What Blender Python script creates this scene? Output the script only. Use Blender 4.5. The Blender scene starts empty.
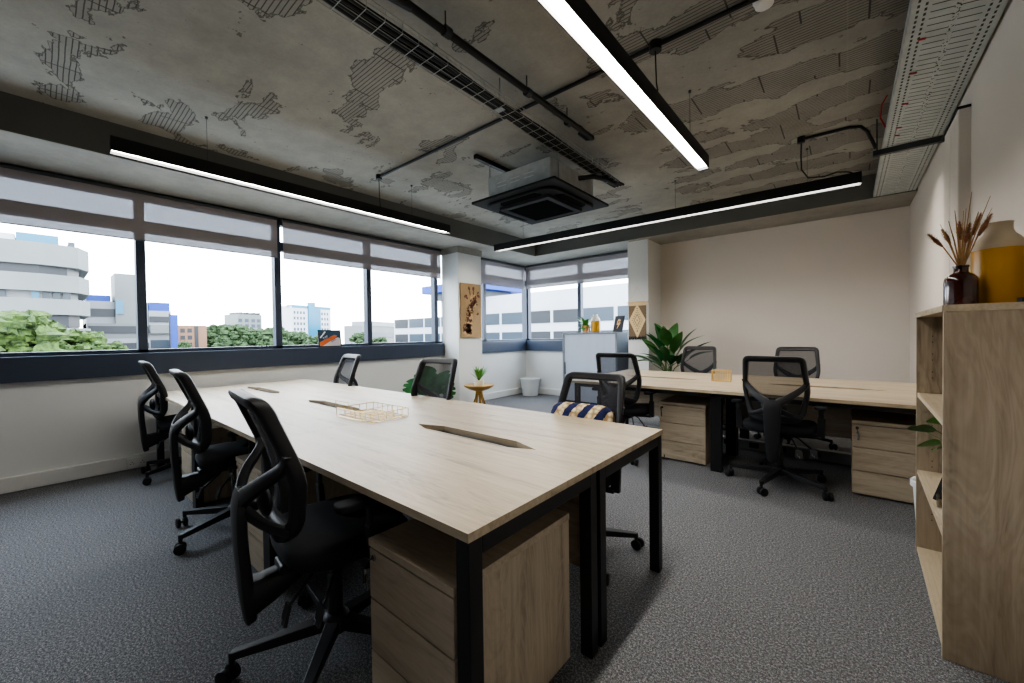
import bpy, bmesh, math, random
from mathutils import Vector, Matrix, Euler
random.seed(7)
PI = math.pi
SC = bpy.context.scene
COL = SC.collection

# ------------------------------------------------------------------ materials
def lin(c):
    return tuple(((x/255)/12.92 if x/255 <= .04045 else ((x/255+.055)/1.055)**2.4) for x in c)

class NT:
    def __init__(s, name):
        s.m = bpy.data.materials.new(name); s.m.use_nodes = True
        s.t = s.m.node_tree; s.t.nodes.clear()
        s.out = s.n('ShaderNodeOutputMaterial')
    def n(s, typ, **kw):
        nd = s.t.nodes.new(typ)
        for k, v in kw.items(): setattr(nd, k, v)
        return nd
    def link(s, a, b): s.t.links.new(a, b)
    def inp(s, nd, key, v):
        if hasattr(v, 'is_output') or isinstance(v, bpy.types.NodeSocket): s.link(v, nd.inputs[key])
        else: nd.inputs[key].default_value = v
    def math(s, op, a, b=None, c=None, clamp=False):
        nd = s.n('ShaderNodeMath', operation=op); nd.use_clamp = clamp
        s.inp(nd, 0, a)
        if b is not None: s.inp(nd, 1, b)
        if c is not None: s.inp(nd, 2, c)
        return nd.outputs[0]
    def coords(s, scale=(1,1,1), rnd=False):
        tc = s.n('ShaderNodeTexCoord'); v = tc.outputs['Object']
        if rnd:
            oi = s.n('ShaderNodeObjectInfo')
            mul = s.n('ShaderNodeVectorMath', operation='SCALE'); mul.inputs[0].default_value = (7.3, 5.1, 3.7)
            s.link(oi.outputs['Random'], mul.inputs['Scale'])
            add = s.n('ShaderNodeVectorMath', operation='ADD'); s.link(v, add.inputs[0]); s.link(mul.outputs[0], add.inputs[1]); v = add.outputs[0]
        mp = s.n('ShaderNodeMapping'); mp.inputs['Scale'].default_value = scale; s.link(v, mp.inputs['Vector'])
        return mp.outputs[0]
    def noise(s, vec, scale, detail=4, rough=.55, dist=0):
        nd = s.n('ShaderNodeTexNoise'); s.link(vec, nd.inputs['Vector'])
        nd.inputs['Scale'].default_value = scale; nd.inputs['Detail'].default_value = detail
        nd.inputs['Roughness'].default_value = rough; nd.inputs['Distortion'].default_value = dist
        return nd.outputs['Fac']
    def ramp(s, fac, stops):
        nd = s.n('ShaderNodeValToRGB'); s.link(fac, nd.inputs[0]); e = nd.color_ramp.elements
        while len(e) < len(stops): e.new(.5)
        for el, (p, c) in zip(e, stops):
            el.position = p; el.color = (*c, 1) if len(c) == 3 else c
        return nd.outputs[0]
    def mix(s, f, a, b, mode='MIX'):
        nd = s.n('ShaderNodeMix', data_type='RGBA', blend_type=mode)
        s.inp(nd, 0, f)
        for k, v in ((6, a), (7, b)):
            s.inp(nd, k, (*v, 1) if isinstance(v, tuple) and len(v) == 3 else v)
        return nd.outputs[2]
    def bsdf(s, col, rough=.5, metal=0, bump=None, bstr=.2, bdist=.01, **kw):
        p = s.n('ShaderNodeBsdfPrincipled')
        s.inp(p, 'Base Color', (*col, 1) if isinstance(col, tuple) else col)
        s.inp(p, 'Roughness', rough); p.inputs['Metallic'].default_value = metal
        for k, v in kw.items(): p.inputs[k].default_value = v
        if bump is not None:
            b = s.n('ShaderNodeBump'); s.link(bump, b.inputs['Height'])
            b.inputs['Strength'].default_value = bstr; b.inputs['Distance'].default_value = bdist
            s.link(b.outputs[0], p.inputs['Normal'])
        s.link(p.outputs[0], s.out.inputs[0]); return p

def plain(name, rgb, rough=.5, metal=0, var=.06, scale=6, bump=0, **kw):
    t = NT(name); c = lin(rgb)
    v = t.noise(t.coords(rnd=True), scale, 3)
    col = t.ramp(v, [(.3, tuple(x*(1-var) for x in c)), (.7, tuple(min(1, x*(1+var)) for x in c))])
    if bump:
        t.bsdf(col, rough, metal, t.noise(t.coords(), 300, 2), bump, .002, **kw)
    else: t.bsdf(col, rough, metal, **kw)
    return t.m

def wood(name, axis, light, mid, dark, rough=.45):
    sc = [11, 11, 11]; sc[axis] = .8
    t = NT(name); v = t.coords(tuple(sc), rnd=True)
    n1 = t.noise(v, 1.1, 5, .6, .6)
    sc2 = [70, 70, 70]; sc2[axis] = 1.6
    v2 = t.coords(tuple(sc2), rnd=True)
    n2 = t.noise(v2, 1.0, 3, .6, .2)
    sc3 = [6.5, 6.5, 6.5]; sc3[axis] = 1.1
    n3 = t.noise(t.coords(tuple(sc3), rnd=True), 1.0, 4, .6, 1.6)
    fig = t.math('FRACT', t.math('MULTIPLY', n3, 9))
    fig = t.math('MULTIPLY', t.math('ABSOLUTE', t.math('SUBTRACT', fig, .5)), 2)
    n1 = t.math('ADD', t.math('MULTIPLY', n1, .84), t.math('MULTIPLY', fig, .13))
    c = t.ramp(n1, [(.25, lin(dark)), (.42, lin(mid)), (.60, lin(light)), (.8, lin(mid))])
    c2 = t.ramp(n2, [(.35, (.74, .70, .66)), (.6, (1, 1, 1))])
    t.bsdf(t.mix(.38, c, c2, 'MULTIPLY'), rough, 0, n2, .06, .002)
    return t.m

M = {}
OAKL, OAKM, OAKD = (193, 179, 154), (180, 165, 141), (148, 132, 109)
for i, a in enumerate('xyz'):
    M['oak_'+a] = wood('oak_grain_'+a, i, OAKL, OAKM, OAKD)
    M['oakdim_'+a] = wood('grey_oak_grain_'+a, i, (184, 171, 151), (170, 157, 137), (130, 117, 99))
    M['oakbrown_'+a] = wood('brown_oak_grain_'+a, i, (172, 158, 138), (154, 140, 121), (108, 96, 82))
M['black_metal'] = plain('black_powder_coat', (20, 20, 22), .45, .0, .1)
M['black_plastic'] = plain('black_plastic', (24, 24, 28), .5, 0, .1)
M['soft_black'] = plain('black_seat_fabric', (16, 18, 24), .9, 0, .15, 40, .3)
M['rubber'] = plain('black_rubber', (14, 14, 15), .6)
M['white_paint'] = plain('white_wall_paint', (220, 221, 219), .85, 0, .015, 1.5, .05)
M['warm_paint'] = plain('warm_white_wall_paint', (222, 214, 205), .85, 0, .015, 1.5, .05)
M['taupe_paint'] = plain('taupe_wall_paint', (120, 112, 104), .85, 0, .02, 1.5)
M['trunk_grey'] = plain('grey_trunking', (128, 130, 132), .5)
M['white_plastic'] = plain('white_plastic', (222, 222, 220), .4, 0, .02)
M['dark_frame'] = plain('anthracite_aluminium', (58, 68, 86), .4, .1, .05)
M['galv'] = plain('galvanised_steel', (186, 191, 190), .5, .15, .12, 14)
M['tray_steel'] = plain('pale_galvanised_tray', (206, 214, 214), .5, .1, .08, 10)
def perforated():
    t = NT('perforated_galvanised_sheet'); v = t.coords()
    sep = t.n('ShaderNodeSeparateXYZ'); t.link(v, sep.inputs[0]); X, Y = sep.outputs[0], sep.outputs[1]
    ax = t.math('ABSOLUTE', X)
    def near(val, c, w): return t.math('LESS_THAN', t.math('ABSOLUTE', t.math('SUBTRACT', val, c)), w)
    edge = t.math('MULTIPLY', t.math('MAXIMUM', near(ax, .112, .0045), near(ax, .139, .0045)), t.math('LESS_THAN', t.math('FRACT', t.math('MULTIPLY', Y, 1/.040)), .56))
    sl = t.math('MULTIPLY', near(ax, .052, .041), t.math('LESS_THAN', t.math('FRACT', t.math('MULTIPLY', t.math('SUBTRACT', Y, t.math('MULTIPLY', X, .30)), 1/.055)), .13))
    mid = t.math('MULTIPLY', t.math('LESS_THAN', ax, .013), t.math('GREATER_THAN', t.noise(t.coords((90, 60, 1)), 1, 1), .60))
    f = t.math('MAXIMUM', t.math('MAXIMUM', edge, sl), mid)
    n = t.noise(v, 9, 3)
    c = t.mix(f, t.ramp(n, [(.3, lin((176, 184, 184))), (.7, lin((194, 200, 200)))]), lin((26, 28, 30)))
    t.bsdf(c, .5, 0); return t.m
M['perf'] = perforated()
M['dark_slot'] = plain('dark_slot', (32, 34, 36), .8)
M['dark_steel'] = plain('dark_grey_steel', (70, 74, 78), .45, .5)
M['zinc'] = plain('zinc_rod', (168, 172, 172), .35, .8)
M['gold'] = plain('brass_wire', (212, 182, 118), .3, .85, .05)
M['brass'] = plain('brushed_brass', (206, 164, 92), .28, .8, .12)
M['ac_black'] = plain('ac_dark_panel', (26, 28, 33), .75)
M['ac_grille'] = plain('ac_black_grille', (9, 10, 12), .9, 0, .06, 6, 0, **{'Specular IOR Level': .1})
M['ac_ring'] = plain('ac_grey_ring', (38, 41, 47), .8)
M['red'] = plain('red_cable', (170, 40, 38), .5)
M['grey_metal'] = plain('grey_cupboard_metal', (120, 128, 138), .45, .1)
M['leaf'] = plain('green_leaf', (52, 96, 44), .42, 0, .35, 9)
M['leaf_dark'] = plain('dark_green_leaf', (30, 74, 34), .8, 0, .4, 9, **{'Specular IOR Level': .12})
M['leaf_bright'] = plain('bright_green_leaf', (84, 140, 58), .45, 0, .3, 12)
M['stem'] = plain('green_stem', (78, 106, 58), .6)
M['soil'] = plain('dark_soil', (44, 36, 30), .95, 0, .3, 40)
M['white_ceramic'] = plain('white_ceramic', (224, 218, 208), .3)
M['terracotta'] = plain('peach_terracotta', (222, 164, 112), .7)
M['basket'] = plain('grey_woven_pot', (140, 136, 128), .85, 0, .2, 40, .6)
M['yellow_glaze'] = plain('mustard_glaze', (188, 138, 24), .25, 0, .05)
M['frosted'] = plain('frosted_beige_glass', (180, 166, 140), .5)
M['white_glaze'] = plain('white_glaze', (222, 218, 206), .35)
M['navy_art'] = plain('near_black_print', (22, 26, 42), .5)
M['gold_ink'] = plain('gold_print', (220, 178, 112), .5)
M['dry'] = plain('dry_grass', (164, 128, 82), .9, 0, .25, 60)
M['plume'] = plain('dry_plume', (138, 98, 70), 1, 0, .3, 90)
M['jute'] = plain('natural_cotton_macrame', (222, 196, 152), .95, 0, .12, 60, .8)
M['taupe'] = plain('taupe_weave', (122, 104, 84), .95, 0, .15, 60, .8)
M['fringe'] = plain('dark_fringe', (44, 40, 42), .95)
M['chrome'] = plain('polished_key_metal', (190, 190, 192), .2, 1)
M['white_ink'] = plain('white_print', (232, 234, 238), .5)
M['bin'] = plain('translucent_white_bin', (214, 218, 220), .5, 0, .03)

def glass(name, tint=(1, 1, 1), refl=.06):
    t = NT(name)
    tr = t.n('ShaderNodeBsdfTransparent'); tr.inputs[0].default_value = (*tint, 1)
    gl = t.n('ShaderNodeBsdfGlossy'); gl.inputs['Roughness'].default_value = .02
    no = t.noise(t.coords(), .7, 1)
    mx = t.n('ShaderNodeMixShader'); t.link(t.math('MULTIPLY_ADD', no, .01, refl-.005), mx.inputs[0])
    t.link(tr.outputs[0], mx.inputs[1]); t.link(gl.outputs[0], mx.inputs[2]); t.link(mx.outputs[0], t.out.inputs[0])
    return t.m
M['glass'] = glass('window_glass', (.97, .99, 1), .03)

def amber():
    t = NT('amber_glass')
    p = t.bsdf(lin((60, 22, 12)), .12)
    p.inputs['Coat Weight'].default_value = .5
    n = t.noise(t.coords(), 5, 2)
    t.link(t.ramp(n, [(.3, lin((30, 12, 9))), (.7, lin((74, 28, 14)))]), p.inputs['Base Color'])
    return t.m
M['amber'] = amber()

def clear_glass():
    t = NT('clear_drinking_glass')
    tr = t.n('ShaderNodeBsdfTransparent'); tr.inputs[0].default_value = (.9, .88, .8, 1)
    gl = t.n('ShaderNodeBsdfGlossy'); gl.inputs['Roughness'].default_value = .05
    lw = t.n('ShaderNodeLayerWeight'); lw.inputs[0].default_value = .35
    mx = t.n('ShaderNodeMixShader'); t.link(lw.outputs['Facing'], mx.inputs[0])
    t.link(tr.outputs[0], mx.inputs[1]); t.link(gl.outputs[0], mx.inputs[2]); t.link(mx.outputs[0], t.out.inputs[0]); return t.m
M['clear'] = clear_glass()

def chair_mesh():
    t = NT('black_chair_mesh')
    tr = t.n('ShaderNodeBsdfTransparent'); d = t.n('ShaderNodeBsdfPrincipled')
    d.inputs['Base Color'].default_value = (*lin((40, 40, 46)), 1); d.inputs['Roughness'].default_value = .8
    n = t.noise(t.coords((1, 1, 1)), 500, 0)
    f = t.math('MULTIPLY_ADD', n, .2, .56)
    mx = t.n('ShaderNodeMixShader'); t.link(f, mx.inputs[0])
    t.link(tr.outputs[0], mx.inputs[1]); t.link(d.outputs[0], mx.inputs[2]); t.link(mx.outputs[0], t.out.inputs[0]); return t.m
M['mesh'] = chair_mesh()

def blind():
    t = NT('grey_screen_fabric')
    tr = t.n('ShaderNodeBsdfTransparent'); tr.inputs[0].default_value = (.90, .94, 1, 1)
    d = t.n('ShaderNodeBsdfDiffuse'); d.inputs[0].default_value = (*lin((178, 171, 172)), 1)
    n = t.noise(t.coords(), 60, 3)
    mx = t.n('ShaderNodeMixShader'); t.link(t.math('MULTIPLY_ADD', n, .08, .745), mx.inputs[0])
    t.link(tr.outputs[0], mx.inputs[1]); t.link(d.outputs[0], mx.inputs[2]); t.link(mx.outputs[0], t.out.inputs[0]); return t.m
M['blind'] = blind()

def emit(name, rgb, s):
    t = NT(name); e = t.n('ShaderNodeEmission')
    n = t.noise(t.coords(), 2, 1)
    t.link(t.ramp(n, [(0, rgb), (1, tuple(x*.98 for x in rgb))]), e.inputs[0]); e.inputs[1].default_value = s
    t.link(e.outputs[0], t.out.inputs[0]); return t.m
LAMP = 40
M['lens'] = emit('lamp_diffuser', (1, .95, .88), LAMP)

def carpet():
    t = NT('charcoal_loop_carpet'); v = t.coords()
    a = t.noise(v, 260, 2, .7); b = t.noise(v, 110, 3, .7); g = t.noise(v, 1.2, 2)
    f = t.math('ADD', t.math('MULTIPLY', a, .5), t.math('MULTIPLY', b, .5))
    c = t.ramp(f, [(.38, lin((54, 55, 57))), (.5, lin((95, 96, 99))), (.62, lin((168, 168, 168)))])
    c = t.mix(.35, c, t.ramp(g, [(.3, (.82, .82, .84)), (.7, (1, 1, 1))]), 'MULTIPLY')
    t.bsdf(c, .98, 0, f, .5, .004); return t.m
M['carpet'] = carpet()

def concrete(name, patches):
    t = NT(name); v = t.coords()
    big = t.noise(v, .9, 5, .6); mid = t.noise(v, 5, 5, .65); fine = t.noise(v, 60, 3, .6)
    base = t.ramp(t.math('ADD', t.math('MULTIPLY', big, .6), t.math('MULTIPLY', mid, .4)),
                  [(.3, lin((138, 135, 128))), (.5, lin((158, 155, 147))), (.7, lin((176, 172, 163)))])
    base = t.mix(.3, base, t.ramp(fine, [(.3, (.75, .75, .75)), (.6, (1, 1, 1))]), 'MULTIPLY')
    if not patches:
        t.bsdf(base, .9, 0, mid, .25, .01); return t.m
    sep = t.n('ShaderNodeSeparateXYZ'); t.link(v, sep.inputs[0]); X, Y = sep.outputs[0], sep.outputs[1]
    # fluted clay block soffit exposed in ragged patches; flutes run across the room
    wob = t.math('MULTIPLY', t.math('SUBTRACT', t.noise(v, 9, 2), .5), .006)
    ph = t.math('FRACT', t.math('MULTIPLY', t.math('ADD', Y, wob), 1/.025))
    groove = t.math('LESS_THAN', ph, .22)
    jx = t.math('FRACT', t.math('MULTIPLY', t.math('ADD', X, t.math('MULTIPLY', t.math('FLOOR', t.math('MULTIPLY', Y, 1/.31)), .13)), 1/.42))
    joint = t.math('LESS_THAN', jx, .022)
    # ragged patch mask, elongated along the flutes; denser toward the right side of the room
    mp = t.coords((1.5, 2.3, 1)); pn = t.noise(mp, 1.0, 6, .58, .3)
    right = t.math('MULTIPLY_ADD', t.math('SMOOTH_MIN', t.math('MAXIMUM', t.math('ADD', X, 1.7), 0), 1, .1), .085, 0)
    band = t.math('MULTIPLY', t.math('SINE', t.math('MULTIPLY', Y, 2*PI/.46)), t.math('MULTIPLY', right, .9))
    score = t.math('ADD', t.math('ADD', pn, right), band)
    mask = t.math('GREATER_THAN', score, .576)
    edge = t.math('LESS_THAN', t.math('ABSOLUTE', t.math('SUBTRACT', score, .576)), .006)
    lines = t.math('MULTIPLY', mask, t.math('MAXIMUM', groove, joint))
    sp = t.math('GREATER_THAN', t.noise(v, 17, 3, .6), .71)
    dark = t.math('MAXIMUM', t.math('MAXIMUM', lines, t.math('MULTIPLY', edge, .75)), t.math('MULTIPLY', sp, .6))
    # formwork seams
    seam = t.math('LESS_THAN', t.math('FRACT', t.math('MULTIPLY', X, 1/1.22)), .006)
    c = t.mix(t.math('MULTIPLY', mask, .22), base, lin((96, 92, 86)))
    c = t.mix(t.math('MULTIPLY', dark, .76), c, lin((34, 33, 31)))
    c = t.mix(t.math('MULTIPLY', seam, .25), c, lin((160, 156, 148)))
    h = t.math('SUBTRACT', t.math('MULTIPLY', mid, .3), t.math('ADD', dark, t.math('MULTIPLY', mask, .4)))
    t.bsdf(c, .9, 0, h, .5, .012); return t.m
M['ceiling'] = concrete('exposed_concrete_soffit', True)
M['beam_face'] = plain('shaded_beam_face', (104, 105, 101), .9, 0, .06, 2)  # beam sides coloured darker than the soffit to stand in for their shade
M['beam'] = concrete('painted_concrete_beam', False)

def stripes_cushion():
    t = NT('navy_cream_braided_stripe'); v = t.coords()
    sep = t.n('ShaderNodeSeparateXYZ'); t.link(v, sep.inputs[0])
    u = t.math('ADD', t.math('ADD', sep.outputs[0], t.math('MULTIPLY', sep.outputs[2], -.55)), t.math('MULTIPLY', t.noise(v, 26, 2), .035))
    f = t.math('LESS_THAN', t.math('FRACT', t.math('MULTIPLY', u, 1/.108)), .46)
    vo = t.n('ShaderNodeTexVoronoi'); t.link(v, vo.inputs['Vector']); vo.inputs['Scale'].default_value = 34
    w = t.math('SUBTRACT', 1.0, t.math('MULTIPLY', vo.outputs['Distance'], 1.3)); zig = t.noise(v, 90, 2)
    cream = t.ramp(w, [(.1, lin((170, 144, 104))), (.6, lin((236, 218, 180)))])
    c = t.mix(f, cream, lin((26, 34, 82)))
    t.bsdf(c, .95, 0, t.math('ADD', w, zig), .8, .008); return t.m
M['cushion'] = stripes_cushion()

def tambour():
    t = NT('ribbed_tambour_shutter'); v = t.coords()
    sep = t.n('ShaderNodeSeparateXYZ'); t.link(v, sep.inputs[0])
    r = t.math('SINE', t.math('MULTIPLY', sep.outputs[0], 2*PI/.022))
    c = t.ramp(t.math('MULTIPLY_ADD', r, .5, .5), [(.0, lin((166, 180, 202))), (.6, lin((202, 212, 228)))])
    t.bsdf(c, .4, .1, r, .5, .004); return t.m
M['tambour'] = tambour()

def giraffe_wood():
    t = NT('pale_board_with_burnt_grain'); v = t.coords((.6, 3, .5))
    n = t.noise(v, 4, 5)
    t.bsdf(t.ramp(n, [(.3, lin((128, 102, 64))), (.65, lin((160, 132, 90)))]), .7); return t.m
M['board'] = giraffe_wood()
M['burnt'] = plain('burnt_brown_mark', (92, 56, 34), .8, 0, .4, 40)
M['burnt_light'] = plain('light_tan_mark', (172, 138, 94), .8, 0, .3, 40)

def facade(name, rgb, rough=.8):
    return plain(name, rgb, rough, 0, .08, .15)
M['b_conc'] = facade('weathered_concrete', (102, 105, 104))
M['b_conc2'] = facade('pale_render', (124, 127, 129))
M['b_white'] = facade('white_cladding', (166, 170, 175))
M['b_brick'] = facade('buff_brick', (122, 92, 72))
M['b_dark'] = facade('dark_glazing', (28, 32, 38), .5)  # plain dark tone for windows, poles and roof rails
M['b_glass'] = facade('blue_grey_glazing', (40, 53, 64), .4)
M['b_teal'] = facade('teal_glazing', (10, 96, 124), .3)
M['b_blue'] = facade('blue_sheeting', (2, 50, 128), .6)
def tree_mat(name, a, b):
    t = NT(name); n = t.noise(t.coords(), 1.6, 8, .75)
    t.bsdf(t.ramp(n, [(.35, lin(a)), (.65, lin(b))]), .9, 0, t.noise(t.coords(), 3, 4), .8, .3); return t.m
M['tree_a'] = tree_mat('light_green_foliage', (24, 40, 16), (80, 102, 42))
M['tree_b'] = tree_mat('mid_green_foliage', (26, 42, 24), (66, 88, 48))
M['bark'] = plain('grey_bark', (96, 84, 70), .9)
M['street'] = plain('grey_street', (150, 152, 150), .9, 0, .1, .2)

# ------------------------------------------------------------------ geometry
class MB:
    def __init__(s): s.v = []; s.f = []; s.mi = None
    def add(s, vs, fs, mtx=None):
        o = len(s.v)
        s.v += [tuple(mtx @ Vector(p)) if mtx else tuple(p) for p in vs]
        s.f += [tuple(i+o for i in f) for f in fs]; return s
    def box(s, a, b, mtx=None):
        (x0, y0, z0), (x1, y1, z1) = a, b
        return s.add([(x0,y0,z0),(x1,y0,z0),(x1,y1,z0),(x0,y1,z0),(x0,y0,z1),(x1,y0,z1),(x1,y1,z1),(x0,y1,z1)],
                     [(0,3,2,1),(4,5,6,7),(0,1,5,4),(1,2,6,5),(2,3,7,6),(3,0,4,7)], mtx)
    def cbox(s, c, d, mtx=None):
        return s.box([c[i]-d[i]/2 for i in range(3)], [c[i]+d[i]/2 for i in range(3)], mtx)
    def bar(s, p, q, w, h, up=(0,0,1)):
        p, q = Vector(p), Vector(q); d = (q-p); L = d.length; d.normalize(); u = Vector(up)
        if abs(d.dot(u)) > .99: u = Vector((0,1,0))
        r = d.cross(u).normalized(); u = r.cross(d)
        m = Matrix((r, d, u)).transposed().to_4x4(); m.translation = p
        return s.box((-w/2, 0, -h/2), (w/2, L, h/2), m)
    def taper(s, p, q, w0, h0, w1, h1, up=(0,0,1)):
        p, q = Vector(p), Vector(q); d = (q-p).normalized(); u = Vector(up)
        if abs(d.dot(u)) > .99: u = Vector((0,1,0))
        r = d.cross(u).normalized(); u = r.cross(d); vs = []
        for c, w, h in ((p, w0, h0), (q, w1, h1)):
            vs += [c-r*w/2-u*h/2, c+r*w/2-u*h/2, c+r*w/2+u*h/2, c-r*w/2+u*h/2]
        return s.add(vs, [(0,1,2,3),(7,6,5,4),(0,4,5,1),(1,5,6,2),(2,6,7,3),(3,7,4,0)])
    def tube(s, pts, r, n=8, closed=False, cap=True):
        pts = [Vector(p) for p in pts]; N = len(pts)
        rs = r if isinstance(r, (list, tuple)) else [r]*N
        vs = []; u = None
        for i in range(N):
            a = pts[i-1] if (i or closed) else pts[0]; b = pts[(i+1) % N] if (i < N-1 or closed) else pts[-1]
            d = (b-a); d = d.normalized() if d.length > 1e-9 else Vector((0,0,1))
            if u is None: u = d.orthogonal().normalized()
            u = (u-d*u.dot(d)); u = u.normalized() if u.length > 1e-6 else d.orthogonal().normalized()
            w = d.cross(u)
            vs += [pts[i]+(u*math.cos(2*PI*k/n)+w*math.sin(2*PI*k/n))*rs[i] for k in range(n)]
        fs = []
        for i in range(N if closed else N-1):
            j = (i+1) % N
            fs += [(i*n+k, i*n+(k+1) % n, j*n+(k+1) % n, j*n+k) for k in range(n)]
        if cap and not closed: fs += [tuple(range(n))[::-1], tuple((N-1)*n+k for k in range(n))]
        return s.add(vs, fs)
    def ribbon(s, keys, n=14, sec=12, axis=(0, 1, 0)):
        """smooth swept bar; keys = (point, width, thickness), thickness measured along axis"""
        P = [Vector(k[0]) for k in keys]; m = len(P); vs = []; fs = []; rows = 0
        for i in range(m-1):
            p0 = P[i-1] if i else P[0]*2-P[1]; p3 = P[i+2] if i+2 < m else P[-1]*2-P[-2]
            for q in range(n if i < m-2 else n+1):
                t = q/n
                c = .5*((2*P[i])+(P[i+1]-p0)*t+(2*p0-5*P[i]+4*P[i+1]-p3)*t*t+(3*P[i]-p0-3*P[i+1]+p3)*t**3)
                d = .5*((P[i+1]-p0)+2*(2*p0-5*P[i]+4*P[i+1]-p3)*t+3*(3*P[i]-p0-3*P[i+1]+p3)*t*t)
                d.normalize(); a = Vector(axis); a = (a-d*a.dot(d)).normalized(); b = d.cross(a)
                w = keys[i][1]*(1-t)+keys[i+1][1]*t; h = keys[i][2]*(1-t)+keys[i+1][2]*t
                for k in range(sec):
                    an = 2*PI*k/sec; ex = math.copysign(abs(math.cos(an))**.55, math.cos(an)); ey = math.copysign(abs(math.sin(an))**.55, math.sin(an))
                    vs.append(c+b*(w/2*ex)+a*(h/2*ey))
                rows += 1
        for i in range(rows-1): fs += [(i*sec+k, i*sec+(k+1) % sec, (i+1)*sec+(k+1) % sec, (i+1)*sec+k) for k in range(sec)]
        fs += [tuple(range(sec))[::-1], tuple((rows-1)*sec+k for k in range(sec))]
        return s.add(vs, fs)
    def cyl(s, p, q, r, n=16): return s.tube([p, q], r, n)
    def lathe(s, prof, n=24, c=(0,0,0)):
        vs = []; fs = []
        for r, z in prof: vs += [(c[0]+r*math.cos(2*PI*k/n), c[1]+r*math.sin(2*PI*k/n), c[2]+z) for k in range(n)]
        for i in range(len(prof)-1): fs += [(i*n+k, i*n+(k+1) % n, (i+1)*n+(k+1) % n, (i+1)*n+k) for k in range(n)]
        fs += [tuple(range(n))[::-1], tuple((len(prof)-1)*n+k for k in range(n))]
        return s.add(vs, fs)
    def prism(s, poly, z0, z1, mtx=None):
        n = len(poly)
        vs = [(x, y, z0) for x, y in poly]+[(x, y, z1) for x, y in poly]
        fs = [tuple(range(n))[::-1], tuple(range(n, 2*n))]+[(k, (k+1) % n, n+(k+1) % n, n+k) for k in range(n)]
        return s.add(vs, fs, mtx)
    def sphere(s, c, r, nu=12, nv=8, jit=0):
        vs = []; fs = []; r = (r, r, r) if not isinstance(r, tuple) else r
        for i in range(nv+1):
            for k in range(nu):
                a = PI*i/nv; b = 2*PI*k/nu; q = 1+random.uniform(-jit, jit)
                vs.append((c[0]+r[0]*q*math.sin(a)*math.cos(b), c[1]+r[1]*q*math.sin(a)*math.sin(b), c[2]+r[2]*q*math.cos(a)))
        for i in range(nv): fs += [(i*nu+k, (i+1)*nu+k, (i+1)*nu+(k+1) % nu, i*nu+(k+1) % nu) for k in range(nu)]
        return s.add(vs, fs)
    def build(s, name, mat, parent=None, smooth=False, bevel=0, loc=None, seg=2):
        me = bpy.data.meshes.new(name); me.from_pydata(s.v, [], s.f); me.validate()
        bm = bmesh.new(); bm.from_mesh(me); bmesh.ops.remove_doubles(bm, verts=bm.verts, dist=1e-6)
        bmesh.ops.recalc_face_normals(bm, faces=bm.faces)
        if smooth:
            for f in bm.faces: f.smooth = True
            for e in bm.edges:
                if len(e.link_faces) == 2 and e.calc_face_angle(0) > math.radians(42): e.smooth = False
        bm.to_mesh(me); bm.free()
        me.materials.append(M[mat] if isinstance(mat, str) else mat)
        o = bpy.data.objects.new(name, me); COL.objects.link(o)
        if parent: o.parent = parent
        if loc: o.location = loc
        if bevel:
            b = o.modifiers.new('bevel', 'BEVEL'); b.width = bevel; b.segments = seg; b.limit_method = 'ANGLE'
        return o

def tag(o, label=None, cat=None, group=None, kind=None):
    if label: o['label'] = label
    if cat: o['category'] = cat
    if group: o['group'] = group
    if kind: o['kind'] = kind
    return o
def thing(name, label, cat, loc=(0,0,0), rz=0, group=None):
    o = bpy.data.objects.new(name, None); COL.objects.link(o); o.empty_display_size = .1
    o.location = loc; o.rotation_euler = (0, 0, rz)
    return tag(o, label, cat, group)
def struct(name, mb, mat, parent=None, **kw):
    o = mb.build(name, mat, parent, **kw)
    if not parent: o['kind'] = 'structure'
    return o
def kids(o): return [c for c in bpy.data.objects if c.parent == o]
def copy_tree(o, parent=None):
    c = o.copy(); COL.objects.link(c); c.parent = parent
    for ch in kids(o): copy_tree(ch, c)
    return c
def rounded(pts, radii, seg=6):
    out = []; n = len(pts)
    for i, p in enumerate(pts):
        p = Vector(p); a = (Vector(pts[i-1])-p).normalized(); b = (Vector(pts[(i+1) % n])-p).normalized()
        r = radii[i] if isinstance(radii, (list, tuple)) else radii
        ang = a.angle(b)/2; t = r/math.tan(ang); p0, p1 = p+a*t, p+b*t
        for k in range(seg+1):
            f = k/seg; q = (1-f)**2*p0+2*f*(1-f)*p+f*f*p1; out.append(tuple(q))
    return out

# ------------------------------------------------------------------ room shell
XL, XR, YB, YF = -5.25, .57, 6.65, -2.0      # window wall, right wall, far wall, wall behind
ZC, ZS = 2.955, 2.69                          # slab soffit, beam soffit
WY = 6.75                                     # far window plane
struct('floor', MB().box((XL-.35, YF-.2, -.1), (XR+.2, WY+.35, 0)), 'carpet')
struct('ceiling', MB().box((XL-.4, YF-.2, ZC), (XR+.2, WY+.4, ZC+.15)), 'ceiling')
struct('trim_1', MB().box((XL-.35, YF-.1, ZS), (-4.45, WY+.3, ZC)), 'beam')
struct('trim_2', MB().box((-4.45, 5.98, ZS), (XR+.1, WY+.3, ZC)), 'beam')
struct('trim_7', MB().box((-4.45, YF, ZS+.002), (-4.444, 5.98, ZC)), 'beam_face')  # thin panels over the beam sides, carrying the painted shade
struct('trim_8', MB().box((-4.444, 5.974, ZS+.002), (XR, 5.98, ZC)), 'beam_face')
struct('wall_right', MB().box((XR, YF, 0), (XR+.15, YB+.05, ZC)), 'warm_paint')
struct('wall_far', MB().box((-2.36, YB, 0), (XR+.05, YB+.15, ZS)), 'warm_paint')
struct('wall_front', MB().box((XL-.1, YF-.15, 0), (XR+.15, YF, ZC)), 'taupe_paint')
w = MB().box((XL-.2, YF, 0), (XL, WY+.2, .90))
struct('wall_left', w, 'white_paint')
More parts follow.
